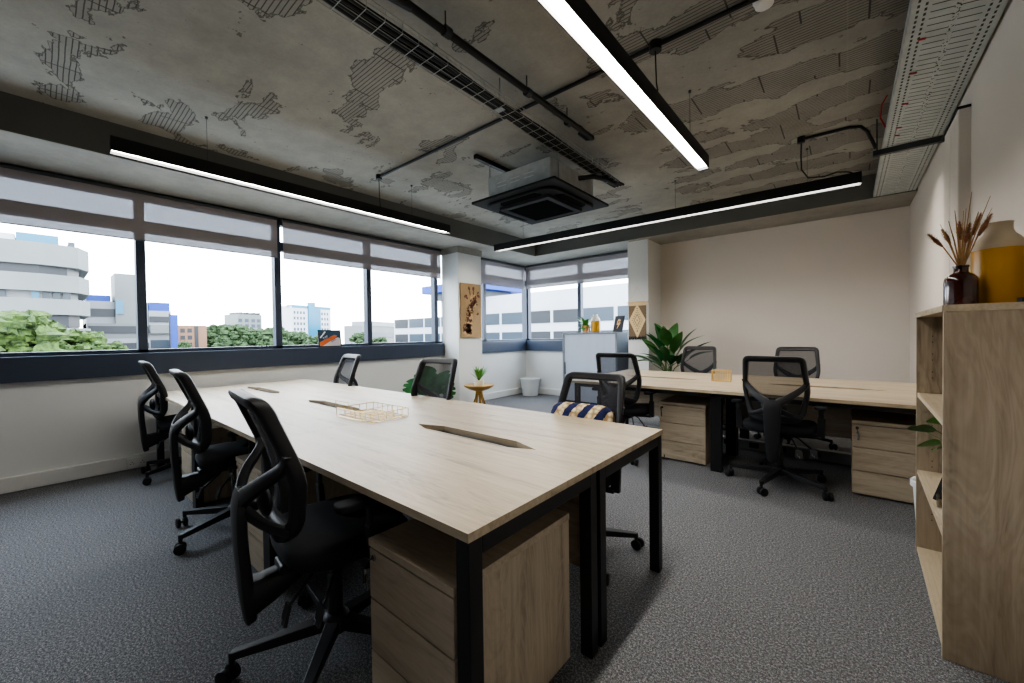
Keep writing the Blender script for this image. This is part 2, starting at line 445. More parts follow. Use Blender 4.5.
struct('wall_far_left', MB().box((XL, YB+.03, 0), (-2.5, YB+.25, .90)), 'white_paint')
# columns
struct('wall_column_left', MB().box((-5.25, 4.40, 0), (-4.85, 4.94, ZS-.095)), 'white_paint')
struct('trim_3', MB().box((-5.255, 4.385, ZS-.1), (-4.835, 4.955, ZS)), 'beam')
struct('wall_column_far', MB().box((-2.69, 6.10, 0), (-2.36, YB+.1, ZS)), 'white_paint')
# boxed riser on right wall
rz_ = MB().prism([(XR, 3.62), (.522, 3.62), (.518, 3.624), (.518, 3.86), (.523, 3.862), (.523, 3.868), (.518, 3.87), (.518, 4.06), (.535, 4.14), (XR, 4.20)], 0, 2.56)
struct('wall_right_boxing', rz_, 'warm_paint')
struct('trim_6', MB().box((.512, 3.612, 2.56), (XR, 4.14, 2.575)), 'dark_slot')  # dark cap strip, its colour standing in for the shadow above the riser
# fascia under the windows
struct('trim_4', MB().box((XL-.12, YF, .895), (XL+.045, 4.40, 1.105)).box((XL-.12, 4.94, .895), (XL+.045, WY, 1.105)), 'dark_frame', bevel=.004)
struct('trim_5', MB().box((XL+.045, YB-.015, .895), (-2.69, WY+.1, 1.105)), 'dark_frame', bevel=.004)
# dado trunking along the floor
struct('baseboard_left', MB().box((XL, YF, 0.005), (XL+.055, 4.40, .128)).box((XL, 4.94, 0.005), (XL+.055, YB, .128)), 'white_plastic', bevel=.006)
struct('baseboard_far', MB().box((XL+.055, YB-.025, 0.005), (-2.69, YB+.03, .128)), 'white_plastic', bevel=.006)

# windows: frames with panes
def window_run(idx, p0, p1, z0, z1, axis, plane, mulls, zt):
    fr = MB(); w = .036
    def put(a, b, za, zb, d=.05):
        if axis == 'y': fr.box((plane-d, a, za), (plane+d, b, zb))
        else: fr.box((a, plane-d, za), (b, plane+d, zb))
    put(p0, p1, z0, z0+.04); put(p0, p1, z1-.09, z1)
    for m in mulls: put(m-w, m+w, z0, z1)
    put(p0, p1, zt-.055, zt+.055, .045)
    f = struct('window_%d' % idx, fr, 'dark_frame', bevel=.003)
    return f
GX = -5.31
window_run(1, YF, 4.40, 1.10, ZS, 'y', GX, [YF+.04, -1.77, -.575, .64, 1.86, 3.06, 4.28], 2.345)
window_run(2, 4.94, WY, 1.10, ZS, 'y', GX, [5.0, 5.45, WY-.02], 2.345)
window_run(3, XL, -2.69, 1.10, ZS, 'x', WY+.06, [XL-.02, -3.98, -2.72], 2.345)

# roller blinds
def blind_(axis, plane, a, b, label):
    t = thing('roller_blind', label, 'blind', ((plane, (a+b)/2, ZS) if axis == 'y' else ((a+b)/2, plane, ZS)), 0, 'grey roller blinds over the windows')
    h = (b-a)/2; n = 1
    def bx(a, b, z0, z1, d0, d1):
        return MB().box((d0, a, z0), (d1, b, z1)) if axis == 'y' else MB().box((a, d0, z0), (b, d1, z1))
    sgn = -1 if axis == 'x' else 1
    bx(-h+.012, h-.012, -.486, -.015, -.0008, .0008).build('fabric', 'blind', t)
    bx(-h+.012, h-.012, -.496, -.486, -.005, .005).build('bottom_bar', 'grey_metal', t, bevel=.003)
    rl = MB().cyl((0, -h+.01, -.024), (0, h-.01, -.024), .020, 12) if axis == 'y' else MB().cyl((-h+.01, 0, -.024), (h-.01, 0, -.024), .020, 12)
    rl.build('roller', 'dark_steel', t, smooth=True)
    return t
BX = XL+.012
blind_('y', BX, -1.98, -.60, 'grey roller blind over the window bay nearest the room front').location.x = BX
blind_('y', BX, -.57, 1.865, 'grey roller blind over the leftmost window bay in view')
blind_('y', BX, 1.905, 4.38, 'grey roller blind between the blind seam and the left column')
blind_('y', BX, 4.96, 6.66, 'grey roller blind just right of the left column with the giraffe board')
blind_('x', 6.645, -5.20, -2.72, 'grey roller blind on the far window above the ribbed cupboard')

# wall sockets on the trunking
def socket_on(name, label, loc, rz):
    t = thing(name, label, 'socket', loc, rz)
    MB().cbox((0, 0.006, .0), (.146, .012, .086)).build('faceplate', 'white_plastic', t, bevel=.003)
    for sx in (-1, 1):
        MB().cbox((sx*.036, 0.0135, .028), (.012, .006, .018)).build('rocker_switch', 'white_plastic', t)
        m = MB()
        for px, pz, w, h in ((0, .004, .005, .010), (-.011, -.014, .009, .005), (.011, -.014, .009, .005)):
            m.cbox((sx*.036+px, .0125, pz), (w, .002, h))
        m.build('socket_holes', 'dark_slot', t)
    return t
socket_on('wall_socket', 'white double power socket on the skirting trunking below the left windows', (XL+.055, .565, .068), -PI/2)

# ------------------------------------------------------------------ office chairs
def back_y(u, z):
    t = (z-.66)/.36
    return -.160-(.115*t**1.5 if t > 0 else .16*t*t)-.035*(1-(u/.215)**2)
def make_chair():
    root = thing('office_chair', 'x', 'chair', (0, 0, 0))
    # five-star base
    base = MB().lathe([(.035, .075), (.052, .08), (.052, .125), (.040, .14), (.030, .145)], 20)
    base.build('hub', 'black_plastic', root, smooth=True)
    for k in range(5):
        a = 2*PI*k/5+PI/2+.30
        d = Vector((math.cos(a), math.sin(a), 0)); n = Vector((-d.y, d.x, 0))
        m = MB().taper(d*.035+Vector((0,0,.108)), d*.345+Vector((0,0,.088)), .052, .044, .030, .026)
        m.cyl(d*.345+Vector((0,0,.10)), d*.345+Vector((0,0,.06)), .011, 10)
        lg = m.build('base_leg', 'black_plastic', root, bevel=.006)
        c = MB(); o = d*.355+n*.012
        for sgn in (-1, 1):
            p = o+Vector((0,0,.030)); ax = (n*.8+d*.6).normalized()
            c.tube([p+ax*sgn*.008, p+ax*sgn*.012, p+ax*sgn*.026, p+ax*sgn*.029], [.024, .029, .029, .022], 16)
        c.cyl(o+Vector((0,0,.030))-n*.02, o+Vector((0,0,.030))+n*.02, .008, 8)
        c.build('caster', 'rubber', lg, smooth=True)
    g = MB().cyl((0,0,.12), (0,0,.30), .028, 16); g.cyl((0,0,.30), (0,0,.40), .018, 14)
    g.build('gas_lift', 'black_metal', root, smooth=True)
    mech = MB().box((-.09, -.13, .385), (.09, .12, .425)); mech.box((-.05, -.20, .375), (.05, -.10, .412))
    mech.build('tilt_mechanism', 'black_metal', root, bevel=.008)
    # seat cushion : stacked rounded outlines
    st = MB(); N = 40
    lay = [(.84, .425), (.93, .428), (.985, .442), (1, .462), (.985, .482), (.93, .496), (.80, .503), (.5, .505), (.0, .503)]
    vs = []; fs = []
    for sc, z in lay:
        for k in range(N):
            a = 2*PI*k/N; ca, sa = math.cos(a), math.sin(a); e = .62
            x = .245*math.copysign(abs(ca)**e, ca); y = .235*math.copysign(abs(sa)**e, sa)
            wf = 1-.05*(y/.235)
            zz = z-(.03*max(0, (y-.12)/.12)**2 if y > .12 else 0)*(1 if z > .43 else .4)
            vs.append((x*wf*sc, y*sc+.03, zz))
    for i in range(len(lay)-1): fs += [(i*N+k, i*N+(k+1) % N, (i+1)*N+(k+1) % N, (i+1)*N+k) for k in range(N)]
    fs.append(tuple(range(N))[::-1]); st.add(vs, fs)
    st.build('seat', 'soft_black', root, smooth=True)
    # backrest frame ring
    out = rounded([(-.200, 1.02), (.200, 1.02), (.222, .76), (.178, .525), (-.178, .525), (-.222, .76)], [.055, .055, .3, .10, .10, .3], 9)
    L = len(out); cx = Vector((0, .77)); rn = MB(); vs = []; fs = []; S = 10
    for i in range(L):
        a, b = Vector(out[i-1]), Vector(out[(i+1) % L]); t = (b-a).normalized(); nrm = Vector((-t.y, t.x))
        if nrm.dot(Vector(out[i])-cx) < 0: nrm = -nrm
        top = max(0, min(1, (out[i][1]-.93)/.07)); bot = max(0, min(1, (.62-out[i][1])/.06))
        rw = .018+.005*top+.008*bot; rd = .024+.004*top
        for k in range(S):
            an = 2*PI*k/S
            ex = math.copysign(abs(math.cos(an))**.7, math.cos(an)); ey = math.copysign(abs(math.sin(an))**.7, math.sin(an))
            u = out[i][0]+nrm.x*(rw*ex-rw); z = out[i][1]+nrm.y*(rw*ex-rw)
            vs.append((u, back_y(u, z)+rd*ey, z))
    for i in range(L):
        j = (i+1) % L; fs += [(i*S+k, i*S+(k+1) % S, j*S+(k+1) % S, j*S+k) for k in range(S)]
    rn.add(vs, fs); rn.build('back_frame', 'black_plastic', root, smooth=True)
    # mesh membrane
    mm = MB(); rows = 14; cols = 10; vs = []; fs = []
    for i in range(rows+1):
        z = .548+(1.005-.548)*i/rows
        hw = .205 if z > .9 else .212
        if z < .78: hw = .172+(.212-.172)*((z-.53)/.25)
        if z > .98: hw -= .9*(z-.98)
        if z < .60: hw -= .5*(.60-z)
        hw -= .012
        for k in range(cols+1):
            u = -hw+2*hw*k/cols; vs.append((u, back_y(u, z)+.006, z))
    for i in range(rows):
        for k in range(cols): q = i*(cols+1)+k; fs.append((q, q+1, q+cols+2, q+cols+1))
    mm.add(vs, fs); mm.build('back_mesh', 'mesh', root, smooth=True)
    # V shaped support and spine
    sp = MB()
    for sx in (-1, 1):
        sp.ribbon([((sx*.206, back_y(.2, .82)-.010, .835), .034, .030), ((sx*.175, -.215, .785), .040, .030), ((sx*.105, -.272, .725), .050, .032), ((sx*.035, -.302, .675), .062, .036), ((sx*.010, -.304, .630), .060, .036)], 6)
        sp.ribbon([((sx*.172, back_y(.16, .575)-.008, .572), .030, .024), ((sx*.11, -.248, .590), .032, .026), ((sx*.03, -.298, .630), .044, .030)], 6)
    sp.ribbon([((0, -.300, .700), .100, .034), ((0, -.310, .640), .118, .040), ((0, -.310, .540), .112, .040), ((0, -.302, .43), .096, .042), ((0, -.294, .34), .088, .046), ((0, -.286, .262), .074, .040), ((0, -.282, .246), .05, .03)], 5, axis=(0, 1, 0))
    sp.ribbon([((0, -.295, .325), .086, .130), ((0, -.21, .345), .084, .095), ((0, -.10, .385), .080, .050)], 5, axis=(0, 0, 1))
    sp.build('back_support', 'black_plastic', root, smooth=True)
    # lumbar pad between spine and mesh
    MB().sphere((0, -.235, .64), (.085, .020, .05), 14, 8).build('lumbar_pad', 'black_plastic', root, smooth=True)
    # arms
    for sx in (-1, 1):
        a = MB()
        a.taper((sx*.10, -.01, .410), (sx*.268, -.01, .415), .06, .018, .05, .018)
        a.taper((sx*.268, -.01, .41), (sx*.274, -.02, .56), .050, .026, .046, .024, up=(0,1,0))
        a.taper((sx*.272, -.02, .54), (sx*.272, -.02, .635), .032, .018, .032, .018, up=(0,1,0))
        ar = a.build('arm_post', 'black_plastic', root, bevel=.005)
        pd = MB().prism(rounded([(-.038, -.125), (.038, -.125), (.034, .115), (-.034, .115)], .03, 5), .632, .658)
        for i, (x, y, z) in enumerate(pd.v): pd.v[i] = (x+sx*.272, y-.01, z)
        pd.build('arm_pad', 'soft_black', ar, bevel=.008)
    # adjusting levers
    for (x, y, tx, ty) in ((.13, -.02, .23, -.12), (.10, -.09, .15, -.20)):
        lv = MB().tube([(x*.6, y, .40), (x, y-.01, .385), (tx, ty, .325)], .006, 8)
        lv.taper((tx, ty, .335), (tx+.006, ty-.018, .275), .044, .010, .050, .010, up=(0,1,0))
        lo = lv.build('lever', 'black_plastic', root, bevel=.003)
        ic = MB()
        ic.bar((tx-.008, ty-.0195, .312), (tx-.004, ty-.0235, .296), .003, .003)
        ic.bar((tx-.004, ty-.0235, .296), (tx+.008, ty-.0235, .296), .003, .003)
        ic.bar((tx+.008, ty-.0235, .296), (tx+.008, ty-.0275, .284), .003, .003)
        ic.build('lever_icon', 'grey_metal', lo)
    return root
chair0 = make_chair()
#          x     y     rot(deg)  base spin  height scale label
CH = [(-1.55, .73, -7, 29, 'black mesh office chair nearest the camera, beside the nearest drawer unit'),
      (-3.08, .81, -5, 5, 'black mesh office chair second from the camera along the window end of the long desk'),
      (-4.72, .86, -3, 10, 'black mesh office chair closest to the white power socket on the left skirting'),
      (-4.11, 1.88, 174, 20, 'black mesh office chair across the long desk, below the framed print on the windowsill'),
      (-2.57, 1.86, 186, 60, 'black mesh office chair across the long desk in front of the split leaf floor plant'),
      (-1.20, 1.96, 182, 34, 'black mesh office chair holding the navy and cream striped cushion'),
      (-1.71, 3.82, 2, 15, 'black mesh office chair in front of the far desk, nearest the ribbed cupboard'),
      (-.415, 3.81, -2, 41, 'black mesh office chair in front of the far desk, its back square to the camera'),
      (-1.49, 5.36, 180, 20, 'black mesh office chair behind the far desk beside the tall leafy plant'),
      (-.44, 5.36, 180, 50, 'black mesh office chair behind the far desk, furthest from the ribbed cupboard')]
chairs = []
for i, (x, y, r, spin, lab) in enumerate(CH):
    o = chair0 if i == 0 else copy_tree(chair0)
    o.location = (x, y, 0); o.rotation_euler = (0, 0, math.radians(r)); o['label'] = lab; o['group'] = 'office chairs around the two desks'
    for c in kids(o):
        if c.name.startswith('base_leg'): c.rotation_euler.z = math.radians(spin-35.2-r)
        if c.name.startswith('arm_post'): c.location.y = .05 if i < 6 else -.04
    if i < 3: o.scale = (1, 1, 1.025)
    if i == 5: o.scale = (1, 1, .965)
    chairs.append(o)

# ------------------------------------------------------------------ desks
def make_desk(label, x1, y0, y1, bays, bw, port_half=.42, inset=.005):
    t = thing('bench_desk', label, 'desk', (x1-bays*bw/2, (y0+y1)/2, 0))
    H = .73; TH = .025; d = (y1-y0)/2; X1 = bays*bw/2
    for b in range(bays):
        xb = X1-b*bw; xa = xb-bw; cx = (xa+xb)/2
        dt = MB()   # desktop with a long tapered cable port in the middle
        for z in (H-TH, H):
            dt.v += [(xa+.0008, -d, z), (xb-.0008, -d, z), (xb-.0008, d, z), (xa+.0008, d, z), (cx-port_half, 0, z), (cx-port_half+.16, -.058, z), (cx+port_half-.16, -.058, z), (cx+port_half, 0, z), (cx+port_half-.16, .058, z), (cx-port_half+.16, .058, z)]
        for o_ in (0, 10):
            dt.f += [tuple(o_+k for k in q) for q in ((0,1,6,5), (0,5,4), (1,7,6), (1,2,7), (2,8,7), (2,3,9,8), (3,4,9), (3,0,4))]
        dt.f += [(k, (k+1) % 4, 10+(k+1) % 4, 10+k) for k in range(4)]+[(4+k, 4+(k+1) % 6, 14+(k+1) % 6, 14+k) for k in range(6)]
        dt.build('desktop', 'oak_x', t)
        # recessed cable tray below the port
        tr = MB().box((cx-.40, -.085, H-.125), (cx+.40, .085, H-.118))
        for sy in (-1, 1): tr.box((cx-.40, sy*.085-.003, H-.125), (cx+.40, sy*.085+.003, H-.03))
        tr = tr.build('cable_tray', 'galv', t)
        pm = MB().box((cx-.20, -.03, H-.117), (cx+.20, .03, H-.07)); pm.build('power_module', 'black_plastic', tr, bevel=.004)
        fl = MB()
        fl.prism([(cx-port_half+.06, -.046), (cx+port_half-.08, -.046), (cx+port_half-.17, -.030), (cx-port_half+.15, -.030)], H-.012, H-.004)
        fl.build('port_flap', 'oakbrown_x', t)
        MB().box((xa+.06, -.010, .30), (xb-.06, .010, H-TH-.004)).build('modesty_panel', 'oakbrown_x', t)
        for sy in (-1, 1):
            MB().box((xa+.03, sy*(d-.10)-.02, H-TH-.045), (xb-.03, sy*(d-.10)+.02, H-TH)).build('under_beam', 'black_metal', t)
    for b in range(bays+1):
        x = X1-b*bw; x += -.03 if b == 0 else (.03 if b == bays else 0)
        w = .05 if b in (0, bays) else .09
        for sy in (-1, 1):
            MB().box((x-w/2, sy*(d-inset)-(.05 if sy > 0 else 0), .0), (x+w/2, sy*(d-inset)+(0 if sy > 0 else .05), H-TH)).build('leg', 'black_metal', t, bevel=.003)
            MB().box((x-w/2, sy*.012-(.05 if sy < 0 else 0), .0), (x+w/2, sy*.012+(.05 if sy > 0 else 0), H-TH)).build('leg', 'black_metal', t, bevel=.003)
            a, b_ = sorted((sy*.06, sy*(d-inset-.05)))
            MB().box((x-w/2, a, H-TH-.05), (x+w/2, b_, H-TH)).build('end_rail', 'black_metal', t, bevel=.003)
    return t
make_desk('long near oak bench desk with black legs filling the middle of the room', -.728, .682, 2.066, 3, 1.443)
make_desk('far oak bench desk on black legs against the right wall', .556, 3.69, 5.22, 2, 1.435, .42, .11)

# ------------------------------------------------------------------ drawer units
def make_ped(label, x0, y0, ydir=1, keys=True, w=.42, dp=.57, h=.56):
    # local: front faces -Y
    t = thing('drawer_unit', label, 'drawers', (x0+w/2, y0+dp/2, 0), 0 if ydir > 0 else PI, 'oak drawer units under the desks')
    hw, hd = w/2, dp/2
    for sx in (-1, 1):
        MB().box((sx*hw-(.018 if sx > 0 else 0), -hd+.019, .012), (sx*hw+(.018 if sx < 0 else 0), hd, h-.026)).build('side_panel', 'oakdim_z', t, bevel=.001)
    MB().box((-hw+.018, hd-.016, .012), (hw-.018, hd-.002, h-.026)).build('back_panel', 'oakdim_z', t)
    MB().box((-hw-.002, -hd-.002, h-.025), (hw+.002, hd+.002, h)).build('top_panel', 'oakdim_x', t, bevel=.0012)
    MB().box((-hw+.018, -hd+.02, .012), (hw-.018, hd-.016, .03)).build('bottom_panel', 'oakdim_x', t)
    zs = [.014, .188, .362, h-.029]
    for i in range(3):
        dr = MB().box((-hw+.001, -hd, zs[i]+.0028), (hw-.001, -hd+.017, zs[i+1]-.0028)).build('drawer_front', 'oakdim_x', t, bevel=.001)
        if i == 2:
            lk = MB().cyl((-hw+.030, -hd-.006, h-.055), (-hw+.030, -hd+.004, h-.055), .010, 14)
            lk = lk.build('lock', 'chrome', dr, smooth=True)
            if keys:
                k = MB().cyl((-hw+.030, -hd-.030, h-.055), (-hw+.030, -hd-.007, h-.055), .0035, 8)
                k.cbox((-hw+.030, -hd-.036, h-.055), (.006, .022, .024))
                k.cbox((-hw+.030, -hd-.034, h-.095), (.003, .016, .055))
                k.build('key', 'black_plastic', lk, bevel=.002)
                MB().cbox((-hw+.034, -hd-.034, h-.118), (.012, .002, .045)).cyl((-hw+.031, -hd-.034, h-.092), (-hw+.033, -hd-.034, h-.075), .006, 10).build('spare_key', 'chrome', lk)
    f = MB()
    for sx in (-1, 1):
        for sy in (-1, 1): f.cyl((sx*(hw-.05), sy*(hd-.06), 0), (sx*(hw-.05), sy*(hd-.06), .013), .02, 10)
    f.build('feet', 'black_plastic', t)
    return t
make_ped('oak drawer unit nearest the camera under the near corner of the long desk', -1.217, .690)
make_ped('oak drawer unit under the long desk just beyond the nearest chair', -2.66, .70)
make_ped('oak drawer unit under the long desk by the furthest left chair', -4.06, .70)
make_ped('oak drawer unit under the left half of the far desk', -1.405, 3.89)
make_ped('oak drawer unit under the right end of the far desk beside the bookcase', .030, 3.89)

# floor power trunking under far desk
t = thing('power_trunking', 'pale floor trunking with dark sockets under the far desk', 'trunking', (-.85, 4.75, 0))
MB().box((-1.35, -.035, 0), (1.35, .035, .10)).build('trunking_body', 'trunk_grey', t, bevel=.005)
for x in (-.95, -.45, -.12, .12, .35, .62, .95):
    MB().cbox((x, -.037, .055), (.085, .006, .05)).build('socket_plate', 'dark_slot', t)

# ------------------------------------------------------------------ bookcase
BY0, BY1, BX0, BX1, BH = 2.14, 3.09, .282, .536, 1.318
t = thing('bookcase', 'tall open oak bookcase against the right wall in the foreground', 'bookcase', ((BX0+BX1)/2, (BY0+BY1)/2, 0), math.radians(-1.15))
hx, hy = (BX1-BX0)/2, (BY1-BY0)/2
for sy in (-1, 1):
    MB().box((-hx, sy*hy-(.018 if sy > 0 else 0), .0), (hx, sy*hy+(.018 if sy < 0 else 0), BH-.025)).build('side_panel', 'oakbrown_z', t, bevel=.001)
MB().box((-hx-.004, -hy-.002, BH-.025), (hx, hy+.002, BH)).build('top_panel', 'oak_y', t, bevel=.001)
MB().box((hx-.010, -hy+.018, .03), (hx-.002, hy-.018, BH-.025)).build('back_panel', 'oakbrown_z', t)
for z in (.038, .462, .884):
    MB().box((-hx+.004, -hy+.018, z-.022), (hx-.010, hy-.018, z)).build('shelf', 'oak_y', t, bevel=.001)
MB().box((-hx+.02, -hy+.018, 0), (-hx+.036, hy-.018, .016)).build('plinth', 'oakbrown_y', t)
hl = MB()
for z in [.20+.032*i for i in range(33) if i % 1 == 0 and abs(.20+.032*i-.88) > .03]:
    if int(z*1000) % 3: hl.cyl((-hx+.06, hy-.0195, z), (-hx+.06, hy-.0175, z), .0028, 6)
hl.build('shelf_pin_holes', 'dark_slot', t)

# ------------------------------------------------------------------ small things: helper shapes
def leaf_mb(L, W, droop, fold=.25, n=9, tip=1.0, mtx=None, split=0):
    """flat leaf growing along +Y, drooping in -Z"""
    vs = []; fs = []; cols = 4 if not split else 2
    for i in range(n+1):
        f = i/n; w = W/2*math.sin(PI*min(1, f**.75*.97+.02))**.9*tip
        if i == n: w = .0008
        y = L*f*(1-.12*abs(droop)*f); z = -droop*L*f*f*.6
        for sx in (-1, -.5, 0, .5, 1): vs.append((sx*w, y, z+abs(sx)*w*fold))
    for i in range(n):
        for k in range(4): q = i*5+k; fs.append((q, q+1, q+6, q+5))
    return MB().add(vs, fs, mtx)
def orient(loc, az, tilt, roll=0):
    return Matrix.Translation(loc) @ Matrix.Rotation(az, 4, 'Z') @ Matrix.Rotation(tilt, 4, 'X') @ Matrix.Rotation(roll, 4, 'Y')

# desk organiser (gold wire tray)
def wire_tray(t, W, D, Hh, nx, ny, r, hole=None):
    fr = MB(); z0 = .006
    def loop(z, dx=0):
        p = rounded([(-W/2+dx, -D/2+dx), (W/2-dx, -D/2+dx), (W/2-dx, D/2-dx), (-W/2+dx, D/2-dx)], .012, 3)
        fr.tube([(x, y, z) for x, y in p], r*1.25, 6, closed=True)
    loop(z0); loop(Hh)
    fr.build('wire_rim', 'gold', t, smooth=True)
    g = MB()
    for i in range(nx+1):
        x = -W/2+W*i/nx; g.tube([(x, -D/2, Hh), (x, -D/2, z0), (x, D/2, z0), (x, D/2, Hh)], r, 5)
    for i in range(1, ny):
        y = -D/2+D*i/ny; g.tube([(-W/2, y, Hh), (-W/2, y, z0), (W/2, y, z0), (W/2, y, Hh)], r, 5)
    g.build('wire_grid', 'gold', t)
    f = MB()
    for sx in (-1, 1):
        for sy in (-1, 1): f.sphere((sx*W*.42, sy*D*.42, .0035), .0035, 8, 6)
    f.build('feet', 'gold', t, smooth=True)
t = thing('wire_letter_tray', 'gold wire organiser tray on the long desk between the cable ports', 'desk tray', (-2.28, 1.33, .73), math.radians(92))
wire_tray(t, .26, .38, .055, 5, 7, .0021)
dv = MB()
dv.tube([(-.13, .05, .055), (-.13, .05, .10), (-.13, .20, .10), (-.13, .20, .055)], .0019, 6)
dv.tube([(.13, -.02, .006), (.13, -.02, .055), (-.13, -.02, .055), (-.13, -.02, .006)], .0019, 6)
dv.build('divider', 'gold', t)
t = thing('wire_basket', 'brass wire pen basket on the far desk between two black chairs', 'basket', (-.975, 4.46, .73), math.radians(8))
wire_tray(t, .17, .13, .105, 8, 6, .0034)

# cushion on chair
cm = MB(); N = 36; R_ = 20; vs = []; fs = []
for i in range(R_+1):
    a = -PI/2+PI*i/R_
    for k in range(N):
        b = 2*PI*k/N; ca, cb, sb = math.cos(a), math.cos(b), math.sin(b)
        pw = .38
        x = .21*math.copysign(abs(cb)**pw, cb)*abs(ca)**pw; z = .165*math.copysign(abs(sb)**pw, sb)*abs(ca)**pw
        edge = max(abs(x)/.21, abs(z)/.165)
        y = .085*math.copysign(abs(math.sin(a))**.8, math.sin(a))*(1-.25*edge**4)
        vs.append((x, y, z+.165))
for i in range(R_): fs += [(i*N+k, i*N+(k+1) % N, (i+1)*N+(k+1) % N, (i+1)*N+k) for k in range(N)]
cm.add(vs, fs)
cu = cm.build('cushion', 'cushion', None, smooth=True)
tag(cu, 'navy and cream striped braided cushion propped on the chair at the long desk corner', 'cushion')
cu.location = (-1.25, 2.085, .478); cu.rotation_euler = (math.radians(-14), 0, math.radians(4))

# framed print on the windowsill
t = thing('framed_print', 'small framed teal and orange print standing on the left windowsill', 'picture', (-5.215, 2.46, 1.106), math.radians(90))
W_, H_ = .30, .225
rx = Matrix.Rotation(math.radians(-8), 4, 'X')
fr = MB()
for a, b in (((-W_/2, -.008, 0), (W_/2, .008, .012)), ((-W_/2, -.008, H_-.012), (W_/2, .008, H_)), ((-W_/2, -.008, .012), (-W_/2+.012, .008, H_-.012)), ((W_/2-.012, -.008, .012), (W_/2, .008, H_-.012))): fr.box(a, b, rx)
fr.build('frame', 'black_plastic', t)
M['p_teal'] = plain('print_teal', (26, 62, 88), .5); M['p_orange'] = plain('print_orange', (226, 110, 44), .5)
M['p_grey'] = plain('print_lilac_grey', (206, 198, 206), .5); M['p_plum'] = plain('print_plum', (78, 28, 52), .5)
sh = MB().box((-W_/2+.012, -.002, .012), (W_/2-.012, .006, H_-.012), rx); pr = sh.build('print_sheet', 'p_teal', t)
def flat(poly, y, mat, nm):
    m = MB().add([(x, y, z) for x, z in poly]+[(x, y-.0006, z) for x, z in poly], [tuple(range(len(poly))), tuple(range(len(poly), 2*len(poly)))[::-1]]+[(k, (k+1) % len(poly), len(poly)+(k+1) % len(poly), len(poly)+k) for k in range(len(poly))], None)
    m.v = [tuple(rx @ Vector(v)) for v in m.v]; return m.build(nm, mat, pr)
# seen from inside the room local -Y faces the viewer; local x runs left to right
flat([(-.138, .013), (.138, .013), (.138, .115), (.10, .125), (-.09, .028)], .0066-.0095, 'p_grey', 'print_field')
flat([(-.138, .014), (-.10, .014), (.075, .118), (.10, .150), (.06, .158), (-.138, .062)], .0066-.0105, 'p_orange', 'print_band')
flat([(-.132, .122), (-.118, .118), (-.045, .200), (-.066, .206)], .0066-.0105, 'white_ink', 'print_stroke')
def text_mesh(txt, size, mat, parent, mtx, nm):
    c = bpy.data.curves.new('lettering', 'FONT'); c.body = txt; c.size = size; c.extrude = .0004; c.align_x = 'CENTER'
    o = bpy.data.objects.new('lettering', c); COL.objects.link(o)
    dg = bpy.context.evaluated_depsgraph_get(); me = bpy.data.meshes.new_from_object(o.evaluated_get(dg))
    bpy.data.objects.remove(o); me.transform(mtx); me.materials.clear(); me.materials.append(M[mat])
    q = bpy.data.objects.new(nm, me); COL.objects.link(q); q.parent = parent; return q
text_mesh('TYP', .042, 'white_ink', pr, rx @ Matrix.Translation((-.052, -.0042, .112)) @ Matrix.Rotation(PI/2, 4, 'X') @ Matrix.Rotation(math.radians(29), 4, 'Z'), 'print_lettering')
text_mesh('BAR', .040, 'p_plum', pr, rx @ Matrix.Translation((.052, -.0052, .076)) @ Matrix.Rotation(PI/2, 4, 'X') @ Matrix.Rotation(math.radians(29), 4, 'Z'), 'print_lettering')
MB().bar((0, .012, .12), (0, .055, .004), .05, .004).build('easel_back', 'black_plastic', t)

# giraffe board on left column
t = thing('wall_art_board', 'wooden board with a burnt giraffe picture hanging on the left column', 'wall art', (-4.847, 4.668, 1.645), -PI/2)
# local: faces -Y after rotation? build so that local +Y is outward (into room)
t.rotation_euler = (0, 0, -PI/2)
MB().box((-.235, 0, -.455), (.235, .024, .455)).build('board', 'board', t, bevel=.003)
spots = MB(); lt = MB(); rr = random.Random(3)
def blob(m, x, z, a, b, rot, y):
    n = 8; vs = []
    for k in range(n):
        q = 2*PI*k/n; e = rr.uniform(.75, 1.15); px, pz = a*e*math.cos(q), b*e*math.sin(q)
        vs.append((x+px*math.cos(rot)-pz*math.sin(rot), y, z+px*math.sin(rot)+pz*math.cos(rot)))
    m.add(vs, [tuple(range(n))])
# here +x local is toward the left of the board as seen (outward normal +Y), so mirror x
def gx(x): return -x
neck = [(-.10, -.36), (-.09, -.30), (-.07, -.22), (-.05, -.10), (-.03, .02), (.0, .11)]
for (x, z), w in zip(neck, (.11, .10, .085, .075, .065, .06)): blob(lt, gx(x+.015), z, w, .085, 0, .0246)
blob(lt, gx(.05), .20, .085, .075, .5, .0246); blob(lt, gx(.085), .12, .05, .06, .3, .0246)
for i in range(58):
    f = rr.random(); k = min(len(neck)-2, int(f*(len(neck)-1))); g = f*(len(neck)-1)-k
    x = neck[k][0]*(1-g)+neck[k+1][0]*g; z = neck[k][1]*(1-g)+neck[k+1][1]*g; w = .115-.055*f
    blob(spots, gx(x+rr.uniform(-w, w)), max(-.425, z+rr.uniform(-.06, .04)), rr.uniform(.010, .026), rr.uniform(.012, .028), rr.uniform(0, 3), .0252)
for x, z, a, b, r in ((-.13, .235, .045, .026, .3), (.17, .255, .045, .026, -.5), (-.045, .37, .024, .038, .2), (.055, .375, .026, .036, -.2), (-.03, .30, .013, .055, .2), (.055, .30, .013, .055, -.2),
                      (.07, .20, .050, .030, -.6), (.10, .225, .030, .040, .4), (.02, .13, .040, .022, .2), (.13, .11, .024, .020, 0), (.15, -.05, .032, .022, .2), (-.01, .17, .03, .02, 1), (.12, .16, .02, .03, .4), (.16, .31, .03, .018, .6), (-.10, .21, .02, .03, .7)):
    blob(spots, gx(x), z, a, b, -r, .0254)
